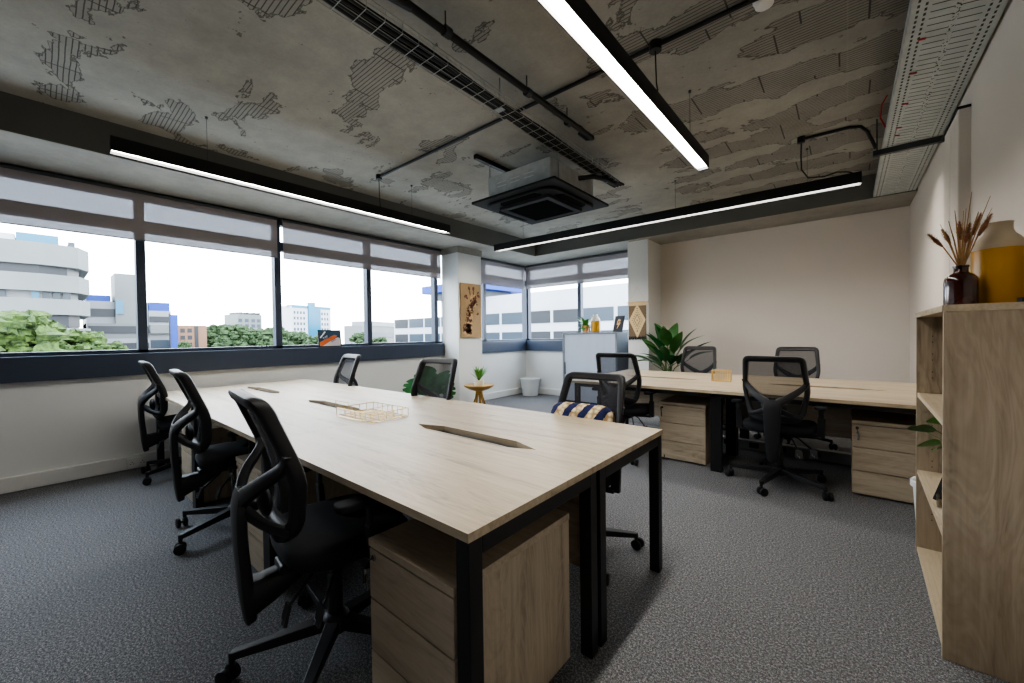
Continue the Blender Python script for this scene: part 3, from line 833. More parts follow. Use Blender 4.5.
lt.build('giraffe_outline', 'burnt_light', t); spots.build('giraffe_patches', 'burnt', t)

# macrame on far column
t = thing('macrame_hanging', 'cream macrame diamond wall hanging on the far column', 'wall hanging', (-2.53, 6.098, 1.72))
MB().cyl((-.175, -.02, 0), (.175, -.02, 0), .010, 10).build('dowel', 'jute', t, smooth=True)
MB().tube([(-.13, -.02, .01), (0, -.012, .235), (.13, -.02, .01)], .002, 5).build('hanging_cord', 'jute', t)
MB().box((-.145, -.022, -.055), (.145, -.012, -.005)).build('knotted_heading', 'jute', t)
MB().box((-.142, -.020, -.545), (.142, -.014, -.05)).build('backing_weave', 'taupe', t)
di = MB()
for sc, y in ((1, -.024),):
    di.add([(0, y, -.03), (.135*sc, y, -.28), (0, y, -.565), (-.135*sc, y, -.28), (0, -.014, -.03), (.135, -.014, -.28), (0, -.014, -.565), (-.135, -.014, -.28)], [(0,1,2,3),(0,4,5,1),(1,5,6,2),(2,6,7,3),(3,7,4,0)])
di.build('diamond_panel', 'jute', t)
dk = MB()
for sc in (.35, .58):
    pts = [(0, .16*sc*1.6+0), (.135*sc, 0), (0, -.17*sc*1.6), (-.135*sc, 0)]
    for (a, b), (c, d) in zip(pts, pts[1:]+pts[:1]):
        for f in (.0, .2, .4, .6, .8):
            x, z = a+(c-a)*f, b+(d-b)*f; dk.cbox((x, -.0255, -.285+z), (.012, .004, .014))
dk.cbox((0, -.0255, -.285), (.014, .004, .02)); dk.cbox((0, -.0255, -.10), (.014, .004, .018)); dk.cbox((0, -.0255, -.46), (.014, .004, .018))
dk.build('dark_knots', 'taupe', t)
fg = MB()
for i in range(22): fg.cyl((-.14+.28*i/21, -.017, -.54), (-.14+.28*i/21+random.uniform(-.003, .003), -.017, -.585-random.uniform(0, .012)), .0055, 5)
fg.build('fringe', 'fringe', t)

# tambour cupboard
CX0, CX1, CY0, CY1, CZ = -3.975, -2.905, 6.14, 6.58, 1.255
t = thing('tambour_cupboard', 'blue grey ribbed shutter cupboard below the far window', 'cupboard', ((CX0+CX1)/2, (CY0+CY1)/2, 0))
hx, hy = (CX1-CX0)/2, (CY1-CY0)/2
for sx in (-1, 1):
    MB().box((sx*hx-(.035 if sx > 0 else 0), -hy, .03), (sx*hx+(.035 if sx < 0 else 0), hy, CZ-.03)).build('side_panel', 'grey_metal', t, bevel=.004)
MB().box((-hx, -hy-.004, CZ-.03), (hx, hy, CZ)).build('top_panel', 'grey_metal', t, bevel=.004)
MB().box((-hx+.035, hy-.02, .03), (hx-.035, hy, CZ-.03)).build('back_panel', 'grey_metal', t)
MB().box((-hx+.01, -hy+.02, 0), (hx-.01, hy-.02, .03)).build('plinth', 'black_metal', t)
sl = MB().box((-hx+.036, -hy+.012, .032), (hx-.036, -hy+.022, CZ-.032)).build('tambour_shutter', 'tambour', t)
MB().box((-hx+.042, -hy+.002, .50), (-hx+.056, -hy+.012, .72)).build('handle', 'dark_steel', sl, bevel=.003)

# things on the cupboard
def rosette(t, z0, n, L, W, mat, spread=.9, rnd=None, droop=.5):
    rnd = rnd or random
    for i in range(n):
        az = 2*PI*i/n*2.4+rnd.uniform(-.3, .3); tilt = PI/2-spread*rnd.uniform(.25, 1)*(.4+.6*(i/n))
        leaf_mb(L*rnd.uniform(.75, 1.1), W, droop*rnd.uniform(.4, 1), .3, 7, 1, orient((0, 0, z0), az, tilt)).build('leaf', mat, t, smooth=True)
t = thing('potted_plant', 'small trailing plant in a peach pot on the ribbed cupboard', 'plant', (-3.60, 6.33, CZ))
MB().lathe([(.045, 0), (.055, .005), (.068, .12), (.066, .125), (.058, .123), (.055, .10), (.001, .10)], 20).build('pot', 'terracotta', t, smooth=True)
rosette(t, .10, 26, .24, .075, 'leaf_bright', 1.9, random.Random(5), 1.1)
t = thing('vase', 'yellow and white bottle vase on the ribbed cupboard', 'vase', (-3.40, 6.33, CZ))
MB().lathe([(.072, 0), (.082, .008), (.084, .03), (.084, .19), (.083, .20)], 28).build('yellow_body', 'yellow_glaze', t, smooth=True)
MB().lathe([(.083, .20), (.080, .225), (.060, .262), (.042, .285), (.038, .31), (.040, .315), (.033, .315), (.001, .30)], 28).build('white_neck', 'white_glaze', t, smooth=True)
t = thing('picture_frame', 'dark framed gold motif print leaning on the ribbed cupboard', 'picture', (-3.00, 6.36, CZ), math.radians(-18))
rx = Matrix.Rotation(math.radians(-14), 4, 'X')
fb = MB().box((-.105, -.008, 0), (.105, .008, .285), rx).build('frame', 'black_plastic', t, bevel=.002)
pr = MB().box((-.092, -.0095, .014), (.092, -.0075, .271), rx).build('print_sheet', 'navy_art', t)
flat([(.012, .225), (.040, .205), (.022, .165), (.045, .16), (-.02, .045), (-.004, .125), (-.034, .125), (-.030, .19), (-.014, .222)], -.0098, 'gold_ink', 'gold_motif')
flat([(.006, .195), (.020, .185), (.008, .155), (-.012, .165), (-.010, .185)], -.0106, 'burnt', 'motif_shade')
# waste bin in the corner
def bin_(label, loc, r0, r1, h, mat):
    t = thing('waste_bin', label, 'bin', loc)
    MB().lathe([(.001, 0), (r0, 0), (r1, h), (r1+.006, h), (r1+.006, h+.006), (r1-.003, h+.006), (r0-.004, .008), (.001, .008)], 28).build('bin_body', mat, t, smooth=True)
    MB().lathe([(r1+.004, h-.03), (r1+.010, h-.028), (r1+.010, h+.002), (r1+.004, h)], 28).build('rim', mat, t, smooth=True)
    return t
bin_('white waste bin in the window corner beyond the columns', (-4.93, 6.40, 0), .155, .20, .34, 'bin')
bin_('white waste bin half hidden behind the bookcase', (.412, 3.30, 0), .095, .115, .34, 'bin')

# gold side table and succulent
t = thing('side_table', 'small round brass side table beside the left column', 'side table', (-4.42, 4.42, 0))
MB().lathe([(.001, .355), (.07, .358), (.15, .385), (.225, .425), (.242, .445), (.240, .456), (.228, .455), (.15, .444), (.001, .438)], 32).build('table_top', 'brass', t, smooth=True)
lg = MB().lathe([(.055, .30), (.06, .33), (.055, .37)], 20); lg.build('collar', 'brass', t, smooth=True)
for k in range(9):
    a = 2*PI*k/9
    MB().tube([(.045*math.cos(a), .045*math.sin(a), .34), (.055*math.cos(a), .055*math.sin(a), .26), (.15*math.cos(a), .15*math.sin(a), .0)], [.012, .012, .012], 8).build('leg', 'brass', t, smooth=True)
t = thing('succulent', 'spiky green succulent in a white pot on the brass side table', 'plant', (-4.42, 4.42, .441))
MB().lathe([(.05, 0), (.07, .004), (.078, .085), (.074, .088), (.066, .086), (.06, .07), (.001, .07)], 24).build('pot', 'white_ceramic', t, smooth=True)
MB().lathe([(.064, .070), (.03, .076), (.001, .078)], 16).build('soil', 'soil', t, smooth=True)
rosette(t, .07, 22, .26, .042, 'leaf_bright', 1.05, random.Random(2), .25)

# monstera
def stalk(base, az, tilt, L):
    d = Vector((math.sin(az)*math.sin(tilt)*-1, math.cos(az)*math.sin(tilt), math.cos(tilt)))
    mid = Vector(base)+Vector((d.x*.25, d.y*.25, d.z*.6))*L; return [base, tuple(mid), tuple(Vector(base)+d*L)]
t = thing('monstera_plant', 'split leaf floor plant behind the long desk against the left wall', 'plant', (-4.60, 3.60, 0))
MB().lathe([(.10, 0), (.13, .01), (.16, .30), (.155, .305), (.14, .30), (.135, .26), (.001, .26)], 28).build('pot', 'basket', t, smooth=True)
MB().lathe([(.137, .26), (.001, .268)], 16).build('soil', 'soil', t)
rm = random.Random(11)
def monstera_leaf(L, W, mtx):
    vs = [(0, 0, 0)]; n = 44
    for i in range(n):
        a = -PI/2+2*PI*(i+.5)/n; r = 1.0
        x = W/2*math.cos(a); y = L/2+L/2*math.sin(a)
        s = 1.0
        if .12*L < y < .88*L and i % 4 == 0: s = .42
        vs.append((x*s, y, abs(x*s)*.22-.35*(y/L)**2*L*.5))
    vs[0] = (0, L*.45, -.35*.2*L*.5)
    return MB().add(vs, [(0, 1+k, 1+(k+1) % n) for k in range(n)], mtx)
for az, tilt, L, S in ((-.9, .42, .50, .34), (-1.7, .40, .44, .32), (-2.4, .50, .46, .32), (-.3, .45, .44, .30), (-3.0, .62, .48, .30), (.5, .35, .46, .30), (-1.3, .70, .42, .30), (-2.0, .16, .54, .32), (-2.8, .25, .50, .30), (2.4, .3, .44, .28)):
    st = stalk((0, 0, .26), az, tilt, L)
    MB().tube(st, [.008, .006, .005], 6).build('stem', 'stem', t, smooth=True)
    fz = math.radians(-128)+rm.uniform(-.5, .5)      # blades hang facing the room
    monstera_leaf(S, S*.85, orient(st[-1], fz, -.75+rm.uniform(-.2, .25), rm.uniform(-.5, .5))).build('leaf', 'leaf_dark', t)

# tall leafy plant at far wall
t = thing('peace_lily_plant', 'tall leafy green plant in a grey pot behind the far desk by the column', 'plant', (-1.98, 5.86, 0))
MB().lathe([(.13, 0), (.16, .01), (.185, .60), (.18, .61), (.165, .60), (.16, .54), (.001, .54)], 28).build('pot', 'basket', t, smooth=True)
MB().lathe([(.162, .54), (.001, .55)], 16).build('soil', 'soil', t)
rm = random.Random(4)
lf = [(.5, .30, .50, .40, .17), (-.4, .26, .52, .40, .17), (1.3, .55, .40, .40, .15), (-1.5, .75, .42, .42, .13), (-1.0, .9, .40, .40, .12), (2.3, .4, .40, .42, .16), (-2.4, .42, .42, .42, .16), (1.55, .95, .30, .40, .12), (3.1, .35, .52, .40, .17), (-2.9, .55, .30, .40, .15), (.1, .6, .28, .40, .15), (1.9, .62, .25, .38, .14), (-1.9, .55, .26, .38, .15), (2.7, .7, .24, .38, .14), (-.9, .4, .46, .40, .16), (1.0, .2, .54, .40, .15), (-3.4, .15, .50, .38, .16), (1.6, .35, .34, .45, .15), (-1.4, .35, .38, .45, .15), (2.9, .5, .3, .45, .16), (-2.6, .75, .3, .4, .15), (2.1, .85, .3, .4, .15)]
for az, tilt, L, S, W in lf:
    st = stalk((rm.uniform(-.05, .05), rm.uniform(-.05, .05), .54), az, tilt*.8, L)
    MB().tube(st, [.007, .006, .004], 6).build('stem', 'stem', t, smooth=True)
    leaf_mb(S, W, rm.uniform(.3, .9), .35, 9, 1, orient(st[-1], az, PI/2-tilt*1.1, rm.uniform(-.4, .4))).build('leaf', rm.choice(['leaf', 'leaf_dark', 'leaf']), t, smooth=True)

# bookcase top: amber bottle with dried grass, mustard vase, small dark box
t = thing('amber_bottle', 'dark amber glass bottle holding dried grass on top of the bookcase', 'bottle', (.347, 2.36, BH))
MB().lathe([(.040, 0), (.0475, .006), (.048, .02), (.048, .098), (.046, .112), (.036, .126), (.024, .132), (.0205, .137), (.0205, .154), (.023, .156), (.023, .162), (.017, .162), (.016, .14)], 32).build('bottle_body', 'amber', t, smooth=True)
t2 = thing('dried_grass_bunch', 'dried grass stems with brown plumes standing in the amber bottle', 'dried grass', (.347, 2.36, BH+.03))
rg = random.Random(9)
def gstem(p1, plume=0, r=.0017, bend=.0):
    b = Vector((rg.uniform(-.006, .006), rg.uniform(-.006, .006), .0)); nk = Vector((p1[0]*.10, p1[1]*.10, .13)); nk.x = max(-.012, min(.012, nk.x)); nk.y = max(-.012, min(.012, nk.y))
    e = Vector(p1); mid = nk.lerp(e, .5)+Vector((0, 0, .012+bend))
    pts = [b, nk, mid, e]
    s = MB().tube(pts, [r*1.3, r*1.3, r*1.1, r*.5], 5).build('grass_stem', 'dry', t2)
    if plume:
        pm = MB(); n = 260; s0 = mid.lerp(e, .1)
        for i in range(n):
            f = i/n; c = s0.lerp(e, f); rad = .0155*math.sin(PI*min(1, .12+f*.88))**.6*plume
            a = rg.uniform(0, 2*PI); d = (e-s0).normalized(); o = d.orthogonal().normalized(); o = Matrix.Rotation(a, 3, d) @ o
            tip = c+o*rad+d*.012; sd = d.cross(o)*.0011
            pm.add([c-sd, c+sd, tip], [(0, 1, 2)])
        pm.tube([s0, s0.lerp(e, .5), e], [.004*plume, .008*plume, .001], 6)
        pm.build('plume', 'plume', s)
gstem((-.090, -.03, .262), 1.0); gstem((-.002, .02, .305), 1.25); gstem((.072, -.02, .312), 1.15); gstem((.030, .05, .30), .9); gstem((-.045, .03, .285), .9); gstem((.015, -.03, .27), 1.0); gstem((.055, .03, .33), .9)
for p in ((-.055, .02, .31), (-.06, -.04, .28), (.026, -.01, .415), (.016, .02, .36), (.085, .03, .35), (.075, .0, .39), (-.03, .03, .32), (.04, -.03, .33), (-.075, .05, .27), (.0, -.04, .34), (.06, .06, .30), (-.02, -.02, .35)):
    gstem(p, 0, rg.uniform(.0012, .0024))
t = thing('floor_vase', 'large mustard glass vase with a frosted beige shoulder on the bookcase', 'vase', (.458, 2.44, BH))
t.name = 'mustard_vase'
MB().lathe([(.064, 0), (.071, .005), (.0725, .02), (.0725, .205), (.072, .222)], 40).build('mustard_body', 'yellow_glaze', t, smooth=True)
MB().lathe([(.072, .222), (.068, .245), (.055, .267), (.042, .282), (.037, .298), (.0365, .322), (.039, .326), (.033, .326), (.031, .30)], 40).build('frosted_shoulder', 'frosted', t, smooth=True)
t = thing('speaker_box', 'small black box at the right edge of the bookcase top', 'box', (.515, 2.27, BH))
MB().box((-.04, -.03, 0), (.04, .03, .022)).build('box_body', 'black_plastic', t, bevel=.003)
MB().box((-.034, -.0312, .004), (.034, -.0302, .018)).build('front_panel', 'dark_slot', t)
# inside the bookcase
t = thing('photo_frame', 'black frame leaning inside the bookcase on the middle shelf', 'picture', (.352, 2.66, .462), math.radians(-120))
rx = Matrix.Rotation(math.radians(-16), 4, 'X')
MB().box((-.10, -.008, 0), (.10, .008, .26), rx).build('frame', 'black_plastic', t, bevel=.002)
MB().box((-.085, -.0095, .015), (.085, -.0075, .245), rx).build('print_sheet', 'navy_art', t)
t = thing('leafy_sprig', 'green leafy plant in a small white pot on the middle bookcase shelf', 'plant', (.455, 2.88, .462))
MB().lathe([(.04, 0), (.05, .004), (.056, .10), (.052, .103), (.046, .10), (.044, .085), (.001, .085)], 20).build('pot', 'white_ceramic', t, smooth=True)
for dx, dy, z, L in ((-.150, .04, .255, .10), (-.14, -.05, .20, .11), (-.11, -.10, .20, .11), (-.06, .04, .30, .11), (-.05, -.13, .27, .11), (.0, .08, .28, .10), (-.20, .20, .23, .07), (-.02, -.05, .33, .1)):
    az = math.atan2(-dx, dy); e = (dx*.72, dy*.72, z)
    MB().tube([(0, 0, .08), (dx*.25, dy*.25, z*.8), e], .0022, 5).build('stem', 'stem', t)
    leaf_mb(L, L*.72, .5, .12, 8, 1, orient(e, az, .10, .75)).build('leaf', 'leaf_bright' if dx > -.15 else 'leaf', t, smooth=True)
t = thing('candle_glass', 'small glass tumbler with a gold candle on the middle bookcase shelf', 'candle', (.322, 2.47, .462))
MB().lathe([(.022, .0), (.026, .003), (.028, .055), (.026, .055), (.024, .008), (.001, .008)], 20).build('glass', 'clear', t, smooth=True)
MB().lathe([(.022, .009), (.0225, .032), (.001, .033)], 16).build('wax', 'gold', t, smooth=True)

# ------------------------------------------------------------------ ceiling services
def linear_light(label, p, q, wires, feed=None):
    p, q = Vector(p), Vector(q); c = (p+q)/2; L = (q-p).length; ax = (q-p).normalized()
    rz = math.atan2(ax.y, ax.x)
    t = thing('linear_light', label, 'ceiling light', c, rz, 'black linear pendant lights')
    h = L/2; w = .040
    b = MB().box((-h, -w, .031), (h, w, .098)); b.box((-h, -w, 0), (h, -w+.004, .031)); b.box((-h, w-.004, 0), (h, w, .031))
    b.box((-h, -w, 0), (-h+.004, w, .031)); b.box((h-.004, -w, 0), (h, w, .031))
    b.build('housing', 'black_metal', t)
    MB().box((-h+.005, -w+.005, .022), (h-.005, w-.005, .030)).build('diffuser', 'lens', t)
    for x in wires:
        m = MB().cyl((x, 0, .10), (x, 0, ZC-c.z), .0016, 6); m.cyl((x, 0, ZC-c.z-.014), (x, 0, ZC-c.z), .010, 10)
        m.build('suspension_wire', 'dark_steel', t)
    return t
linear_light('black linear pendant light hanging beside the left windows', (-3.80, .325, 2.505), (-3.80, 3.30, 2.505), (-.95, .95))
linear_light('black linear pendant light in the middle, brightest and nearest the camera', (-.862, .38, 2.50), (-.855, 3.36, 2.50), (-.95, 1.15))
linear_light('black linear pendant light hanging crosswise in front of the far beam', (-4.17, 4.58, 2.53), (.10, 4.72, 2.53), (-1.6, .55, 1.75))
# conduits
def tubeobj(name, label, cat, parts, matname, group=None):
    t = thing(name, label, cat, parts[0][1][0], 0, group); o = Vector(parts[0][1][0])
    for nm, pts, r, mt in parts:
        MB().tube([Vector(p)-o for p in pts], r, 10).build(nm, mt or matname, t, smooth=True)
    return t, o
t, o = tubeobj('cross_conduit', 'thin black conduit crossing the ceiling over both lengthwise lights', 'conduit',
        [('pipe', [(-3.82, 2.36, 2.935), (.10, 2.40, 2.935)], .013, None),
         ('junction_box', [(-3.82, 2.36, 2.955), (-3.82, 2.36, 2.91)], .032, None),
         ('junction_box', [(-.87, 2.39, 2.955), (-.87, 2.39, 2.905)], .036, None),
         ('drop_cable', [(-3.82, 2.36, 2.915), (-3.815, 2.36, 2.75), (-3.80, 2.36, 2.605)], .004, None),
         ('drop_cable', [(-.87, 2.39, 2.91), (-.865, 2.39, 2.72), (-.85, 2.39, 2.602)], .004, None)], 'black_metal')
t, o = tubeobj('refrigerant_pipe', 'thick black insulated pipe running beside the wire basket', 'pipe',
        [('pipe', [(-1.63, -1.9, 2.84), (-1.63, 1.0, 2.84), (-1.60, 2.95, 2.84)], .020, None),
         ('end_elbow', [(-1.60, 2.93, 2.84), (-1.60, 2.96, 2.84), (-1.66, 2.975, 2.86), (-1.72, 2.95, 2.92)], .017, None),
         ('end_elbow', [(-1.60, 2.80, 2.845), (-1.63, 2.82, 2.88), (-1.70, 2.82, 2.93)], .018, None)], 'black_metal')
for y in (-.6, 1.42, 2.12, 2.62):
    m = MB().cyl((-1.63-o.x, y-o.y, ZC-o.z), (-1.63-o.x, y-o.y, 2.84-o.z), .004, 6)
    m.tube([(-1.62-o.x, y-.02-o.y, 2.84-o.z), (-1.62-o.x, y+.02-o.y, 2.84-o.z)], .028, 12); m.build('hanger', 'dark_steel', t)
MB().tube([(-1.665-o.x, 1.0-o.y, 2.84-o.z), (-1.665-o.x+.035, 1.2-o.y, 2.84-o.z)], .022, 12).build('joint_sleeve', 'dark_frame', t)
# feed for the far light
t, o = tubeobj('far_light_conduit', 'short black conduit with a looped cable above the far light', 'conduit',
        [('pipe', [(-.30, 4.40, 2.935), (.02, 4.42, 2.935), (.09, 4.44, 2.925), (.13, 4.50, 2.90), (.165, 4.56, 2.83), (.19, 4.58, 2.76)], .013, None),
         ('junction_box', [(-.31, 4.40, 2.955), (-.31, 4.40, 2.905)], .030, None),
         ('looped_cable', [(-.31, 4.42, 2.91), (-.315, 4.45, 2.80), (-.315, 4.50, 2.70), (-.27, 4.58, 2.635), (-.15, 4.65, 2.64), (-.07, 4.68, 2.665), (0, 4.70, 2.655), (.04, 4.71, 2.637)], .006, None)], 'black_metal')

# wire cable basket with black cables
t = thing('cable_basket', 'galvanised wire cable basket carrying black cables along the ceiling', 'cable tray', (-1.765, 1.0, 2.75), math.radians(1.0))
Y0, Y1 = -2.7, 2.76; hw = .066
g = MB()
for x, z in ((-hw, 0), (0, 0), (hw, 0), (-hw, .03), (hw, .03), (-hw, .055), (hw, .055)):
    g.cyl((x, Y0, z), (x, Y1, z), .0022, 5)
g.build('long_wires', 'zinc', t)
y = Y0
while y < Y1:
    MB().tube([(-hw, y, .055), (-hw, y, -.003), (hw, y, -.003), (hw, y, .055)], .0022, 5).build('cross_wire', 'zinc', t); y += .10
for k, (x, z, r) in enumerate(((-.045, .016, .014), (-.015, .018, .016), (.018, .016, .014), (.046, .014, .012), (.0, .042, .014))):
    MB().tube([(x+.006*math.sin(i*1.3+k), Y0+(Y1-Y0+.06)*i/24, z+.003*math.sin(i*.9+k)) for i in range(25)]+[(x+.02, Y1+.12, z-.01)], r, 8).build('black_cable', 'rubber', t, smooth=True)
for yy in (-.55, 1.02, 2.45):
    m = MB().cbox((0, yy-.45 if False else yy, -.006), (.06, .045, .004)); m.cyl((0, yy, -.006), (0, yy, ZC-2.75), .004, 8)
    m.build('hanger', 'zinc', t)

# AC cassette
t = thing('ceiling_cassette_unit', 'square dark ceiling air conditioning cassette with galvanised body', 'air conditioner', (-2.30, 3.20, 2.50))
MB().box((-.365, -.365, .02), (.365, .365, .255)).build('metal_casing', 'galv', t, bevel=.006)
sl = MB()
for i in range(3):
    for j in range(2):
        for rrw in (0, 1): sl.cbox((-.25+.16*i+.06, -.367, .14+.035*rrw), (.11, .004, .005))
sl.build('casing_slots', 'white_plastic', t)
MB().prism(rounded([(-.485, -.485), (.485, -.485), (.485, .485), (-.485, .485)], .01, 2), 0, .022).build('ceiling_plate', 'ac_black', t, bevel=.004)
oc = rounded([(-.40, -.40), (.40, -.40), (.40, .40), (-.40, .40)], .13, 6)
MB().prism(oc, -.028, 0).build('fascia', 'ac_black', t, bevel=.01)
ring = MB()
for a, b in (((-.29, -.29), (.29, -.235)), ((-.29, .235), (.29, .29)), ((-.29, -.235), (-.235, .235)), ((.235, -.235), (.29, .235))): ring.box((a[0], a[1], -.056), (b[0], b[1], -.028))
ring.build('grille_surround', 'ac_ring', t, bevel=.004)
gr = MB().box((-.235, -.235, -.050), (.235, .235, -.028))
for i in range(18): gr.box((-.23, -.225+.026*i, -.054), (.23, -.215+.026*i, -.050))
gr.build('intake_grille', 'ac_grille', t)
for k in range(4):
    m = MB().prism(rounded([(-.24, .305), (.24, .305), (.20, .385), (-.20, .385)], .02, 3), -.034, -.024, Matrix.Rotation(k*PI/2, 4, 'Z')); m.build('louvre', 'ac_grille', t, bevel=.004)
for sx in (-1, 1):
    for sy in (-1, 1): MB().cyl((sx*.405, sy*.30, .02), (sx*.405, sy*.30, ZC-2.50), .005, 8).build('threaded_rod', 'zinc', t)
for sx in (-1,):
    MB().box((sx*.405-.02, -.50, ZC-2.50-.042), (sx*.405+.02, .30, ZC-2.50)).build('ceiling_strut', 'black_metal', t)
MB().tube([(.36, .10, .20), (.46, .20, .22), (.50, .40, .24), (.50, .58, .25)], .022, 10).build('pipe_tail', 'rubber', t, smooth=True)

# perforated tray along the right wall
TX0, TX1, TZ = .225, .555, 2.70
t = thing('perforated_cable_tray', 'wide perforated galvanised cable tray along the right wall', 'cable tray', ((TX0+TX1)/2, 2.0, TZ))
hw = (TX1-TX0)/2; ya, yb = -3.9, 3.97
m = MB().box((-hw, ya, 0), (hw, yb, .004))
for sx in (-1, 1): m.box((sx*hw-.002, ya, 0), (sx*hw+.002, yb, .05))
m.build('tray_sheet', 'perf', t)
rd = MB()
for y in (.9, 1.25, 1.65, 2.05, 2.2): rd.bar((-.112, y, -.003), (-.085, y+.01, -.003), .010, .006)
rd.build('red_ties', 'red', t)
for y in (2.45,):
    m = MB().box((-hw-.06, y-.021, -.045), (hw+.012, y+.021, -.004)); m.build('support_strut', 'dark_steel', t)
    m = MB()
    m.cyl((-hw-.035, y, -.05), (-hw-.035, y, ZC-TZ), .005, 8); m.build('threaded_rod', 'dark_steel', t)
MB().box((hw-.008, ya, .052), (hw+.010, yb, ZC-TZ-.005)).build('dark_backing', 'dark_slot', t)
MB().tube([(-hw-.004, 1.92, .20), (-hw-.03, 1.96, .16), (-hw-.035, 2.02, .09), (-hw-.006, 2.06, .03)], .005, 8).build('red_cable', 'red', t, smooth=True)

# smoke detector
t = thing('smoke_detector', 'white round smoke detector on the ceiling at the top edge', 'smoke detector', (-.325, 2.44, ZC))
MB().lathe([(.052, 0), (.052, -.018), (.046, -.024)], 24).build('base', 'white_plastic', t, smooth=True)
MB().lathe([(.044, -.024), (.042, -.044), (.030, -.052), (.001, -.054)], 24).build('sensor_dome', 'white_plastic', t, smooth=True)

# ------------------------------------------------------------------ outside
GZ = -9.0
g_ = MB().box((-330, -150, GZ-.5), (60, 330, GZ)); tag(g_.build('ground', 'street'), None, None, None, 'structure')
def az(deg, d, z=0): a = math.radians(deg); return Vector((math.sin(a)*d, math.cos(a)*d, z))
def zpx(y, d, hor=340.8): return 1.23+d*.001716*(hor-y)
# A: rounded concrete block at far left
t = thing('concrete_building', 'rounded grey concrete office block with ribbon bands at far left outside', 'building', (-96, -14, 0))
D = 90
def slab(z0, z1, off, mat, nm, parent, y1=18.5, y0=-60, round_=True):
    poly = [(-14, y0), (6+off, y0), (6+off, y1-4), (5+off*.8, y1-1.3+off), (2, y1+off), (-14, y1+off)]
    return MB().prism(poly, z0, z1).build(nm, mat, parent)
slab(GZ, 15.2, -.6, 'b_conc2', 'wall', t)
for z0, z1 in ((12.4, 15.6), (8.6, 11.1), (5.2, 7.5), (.8, 3.2)): slab(z0, z1, .7, 'b_conc', 'concrete_band', t)
for z0, z1 in ((11.1, 12.4), (3.4, 5.2)): slab(z0, z1, .05, 'b_dark', 'window_band', t, y1=18.0)
for i in range(12):
    yy = 17.0-i*1.02
    if i in (4, 5): continue
    MB().box((5.2, yy-.75, 7.55), (5.7 if yy < 14.5 else 5.55-(yy-14.5)*.12, yy, 8.55)).build('window', 'b_teal' if i in (3, 7) else 'b_glass', t)
MB().box((-8, 11.9, 15.2), (3.5, 16.0, 17.3)).build('roof_pavilion', 'b_teal', t)
MB().box((-8, -4, 15.2), (3.2, 11.8, 17.0)).build('roof_pavilion', 'b_white', t)
MB().box((-2, 17.0, 15.2), (3.0, 17.7, 16.7)).build('roof_screen', 'b_glass', t)
# B: brutalist block with tower
t = thing('tower_building', 'terraced grey concrete block with a square stair tower outside', 'building', (-112, 12, 0))
def bx(x0, x1, y0, y1, z0, z1, mat, nm): return MB().box((x0, y0, z0), (x1, y1, z1)).build(nm, mat, t)
# local origin (-112,12); front toward +x
bx(-10, 0, -6.4, 2.5, GZ, 9.0, 'b_conc2', 'wall'); bx(-10, 1.2, -6.4, 2, GZ, 4.6, 'b_conc', 'terrace')
bx(-10, 2.0, -6.4, 2.5, GZ, 1.6, 'b_conc2', 'terrace')
for z in (6.0, 2.6, -.8): bx(-9, .25 if z > 5 else (1.3 if z > 2 else 2.1), -6.2, 2.3, z, z+1.5, 'b_dark', 'window_band')
bx(-6, .9, -2.4, 1.3, 0, 14.6, 'b_conc', 'stair_tower'); bx(-6.2, 1.1, -2.4, -1.2, 6.5, 9.2, 'b_teal', 'tower_window')
bx(-5, -.5, -6.3, -2.9, 9.0, 10.2, 'b_blue', 'blue_roof_plant')
t = thing('stepped_block', 'stepped pale block with blue roof plant right of the first window post', 'building', (-112, 15.6, 0))
bx(-10, 0, -1, 2.6, GZ, 7.4, 'b_conc2', 'wall'); bx(-9.5, .2, -.9, 2.5, 5.0, 6.2, 'b_dark', 'window_band'); bx(-9.5, .8, -.9, 2.6, 2.6, 4.4, 'b_conc', 'terrace')
bx(-9.5, .2, -.9, 2.4, -.6, 1.2, 'b_glass', 'window_band'); bx(-6, -.5, -.9, 2.5, 7.4, 9.2, 'b_blue', 'blue_roof_plant')
t = thing('blue_hoarding', 'bright blue building sheet beside the stepped block', 'sheeting', (-97, 16.15, 0))
bx(-.3, .3, -.55, .55, GZ, 5.9, 'b_blue', 'sheet'); bx(-.4, .4, -.66, -.56, GZ, 6.1, 'b_dark', 'scaffold_pole')
t = thing('brick_building', 'low buff brick building among the trees outside', 'building', (-100, 17.2, 0))
bx(-6, 0, 0, 4.6, GZ, 4.0, 'b_brick', 'wall')
for z in (-.2, 1.2, 2.6):
    for y in (.4, 1.5): bx(-.1, .05, y, y+.7, z, z+.8, 'b_dark', 'window')
bx(-.2, .12, 2.6, 3.2, GZ, 3.9, 'b_dark', 'glazed_stair')
# far tower
p = az(-74.2, 230); t = thing('tower_block', 'distant grey tower block beyond the trees outside', 'building', (p.x, p.y, 0), math.radians(16))
bx(-5, 5, -5.6, 5.6, GZ, 12.6, 'b_conc', 'wall')
for z in (1.5, 4, 6.5, 9):
    for y in (-4.6, -1.6, 1.4, 4.0): bx(4.9, 5.1, y-.7, y+.9, z, z+1.5, 'b_glass', 'window')
for y in (-4, -1, 2, 4.4): bx(-4, 5, y, y+.5, 12.6, 13.6, 'b_dark', 'roof_rail')
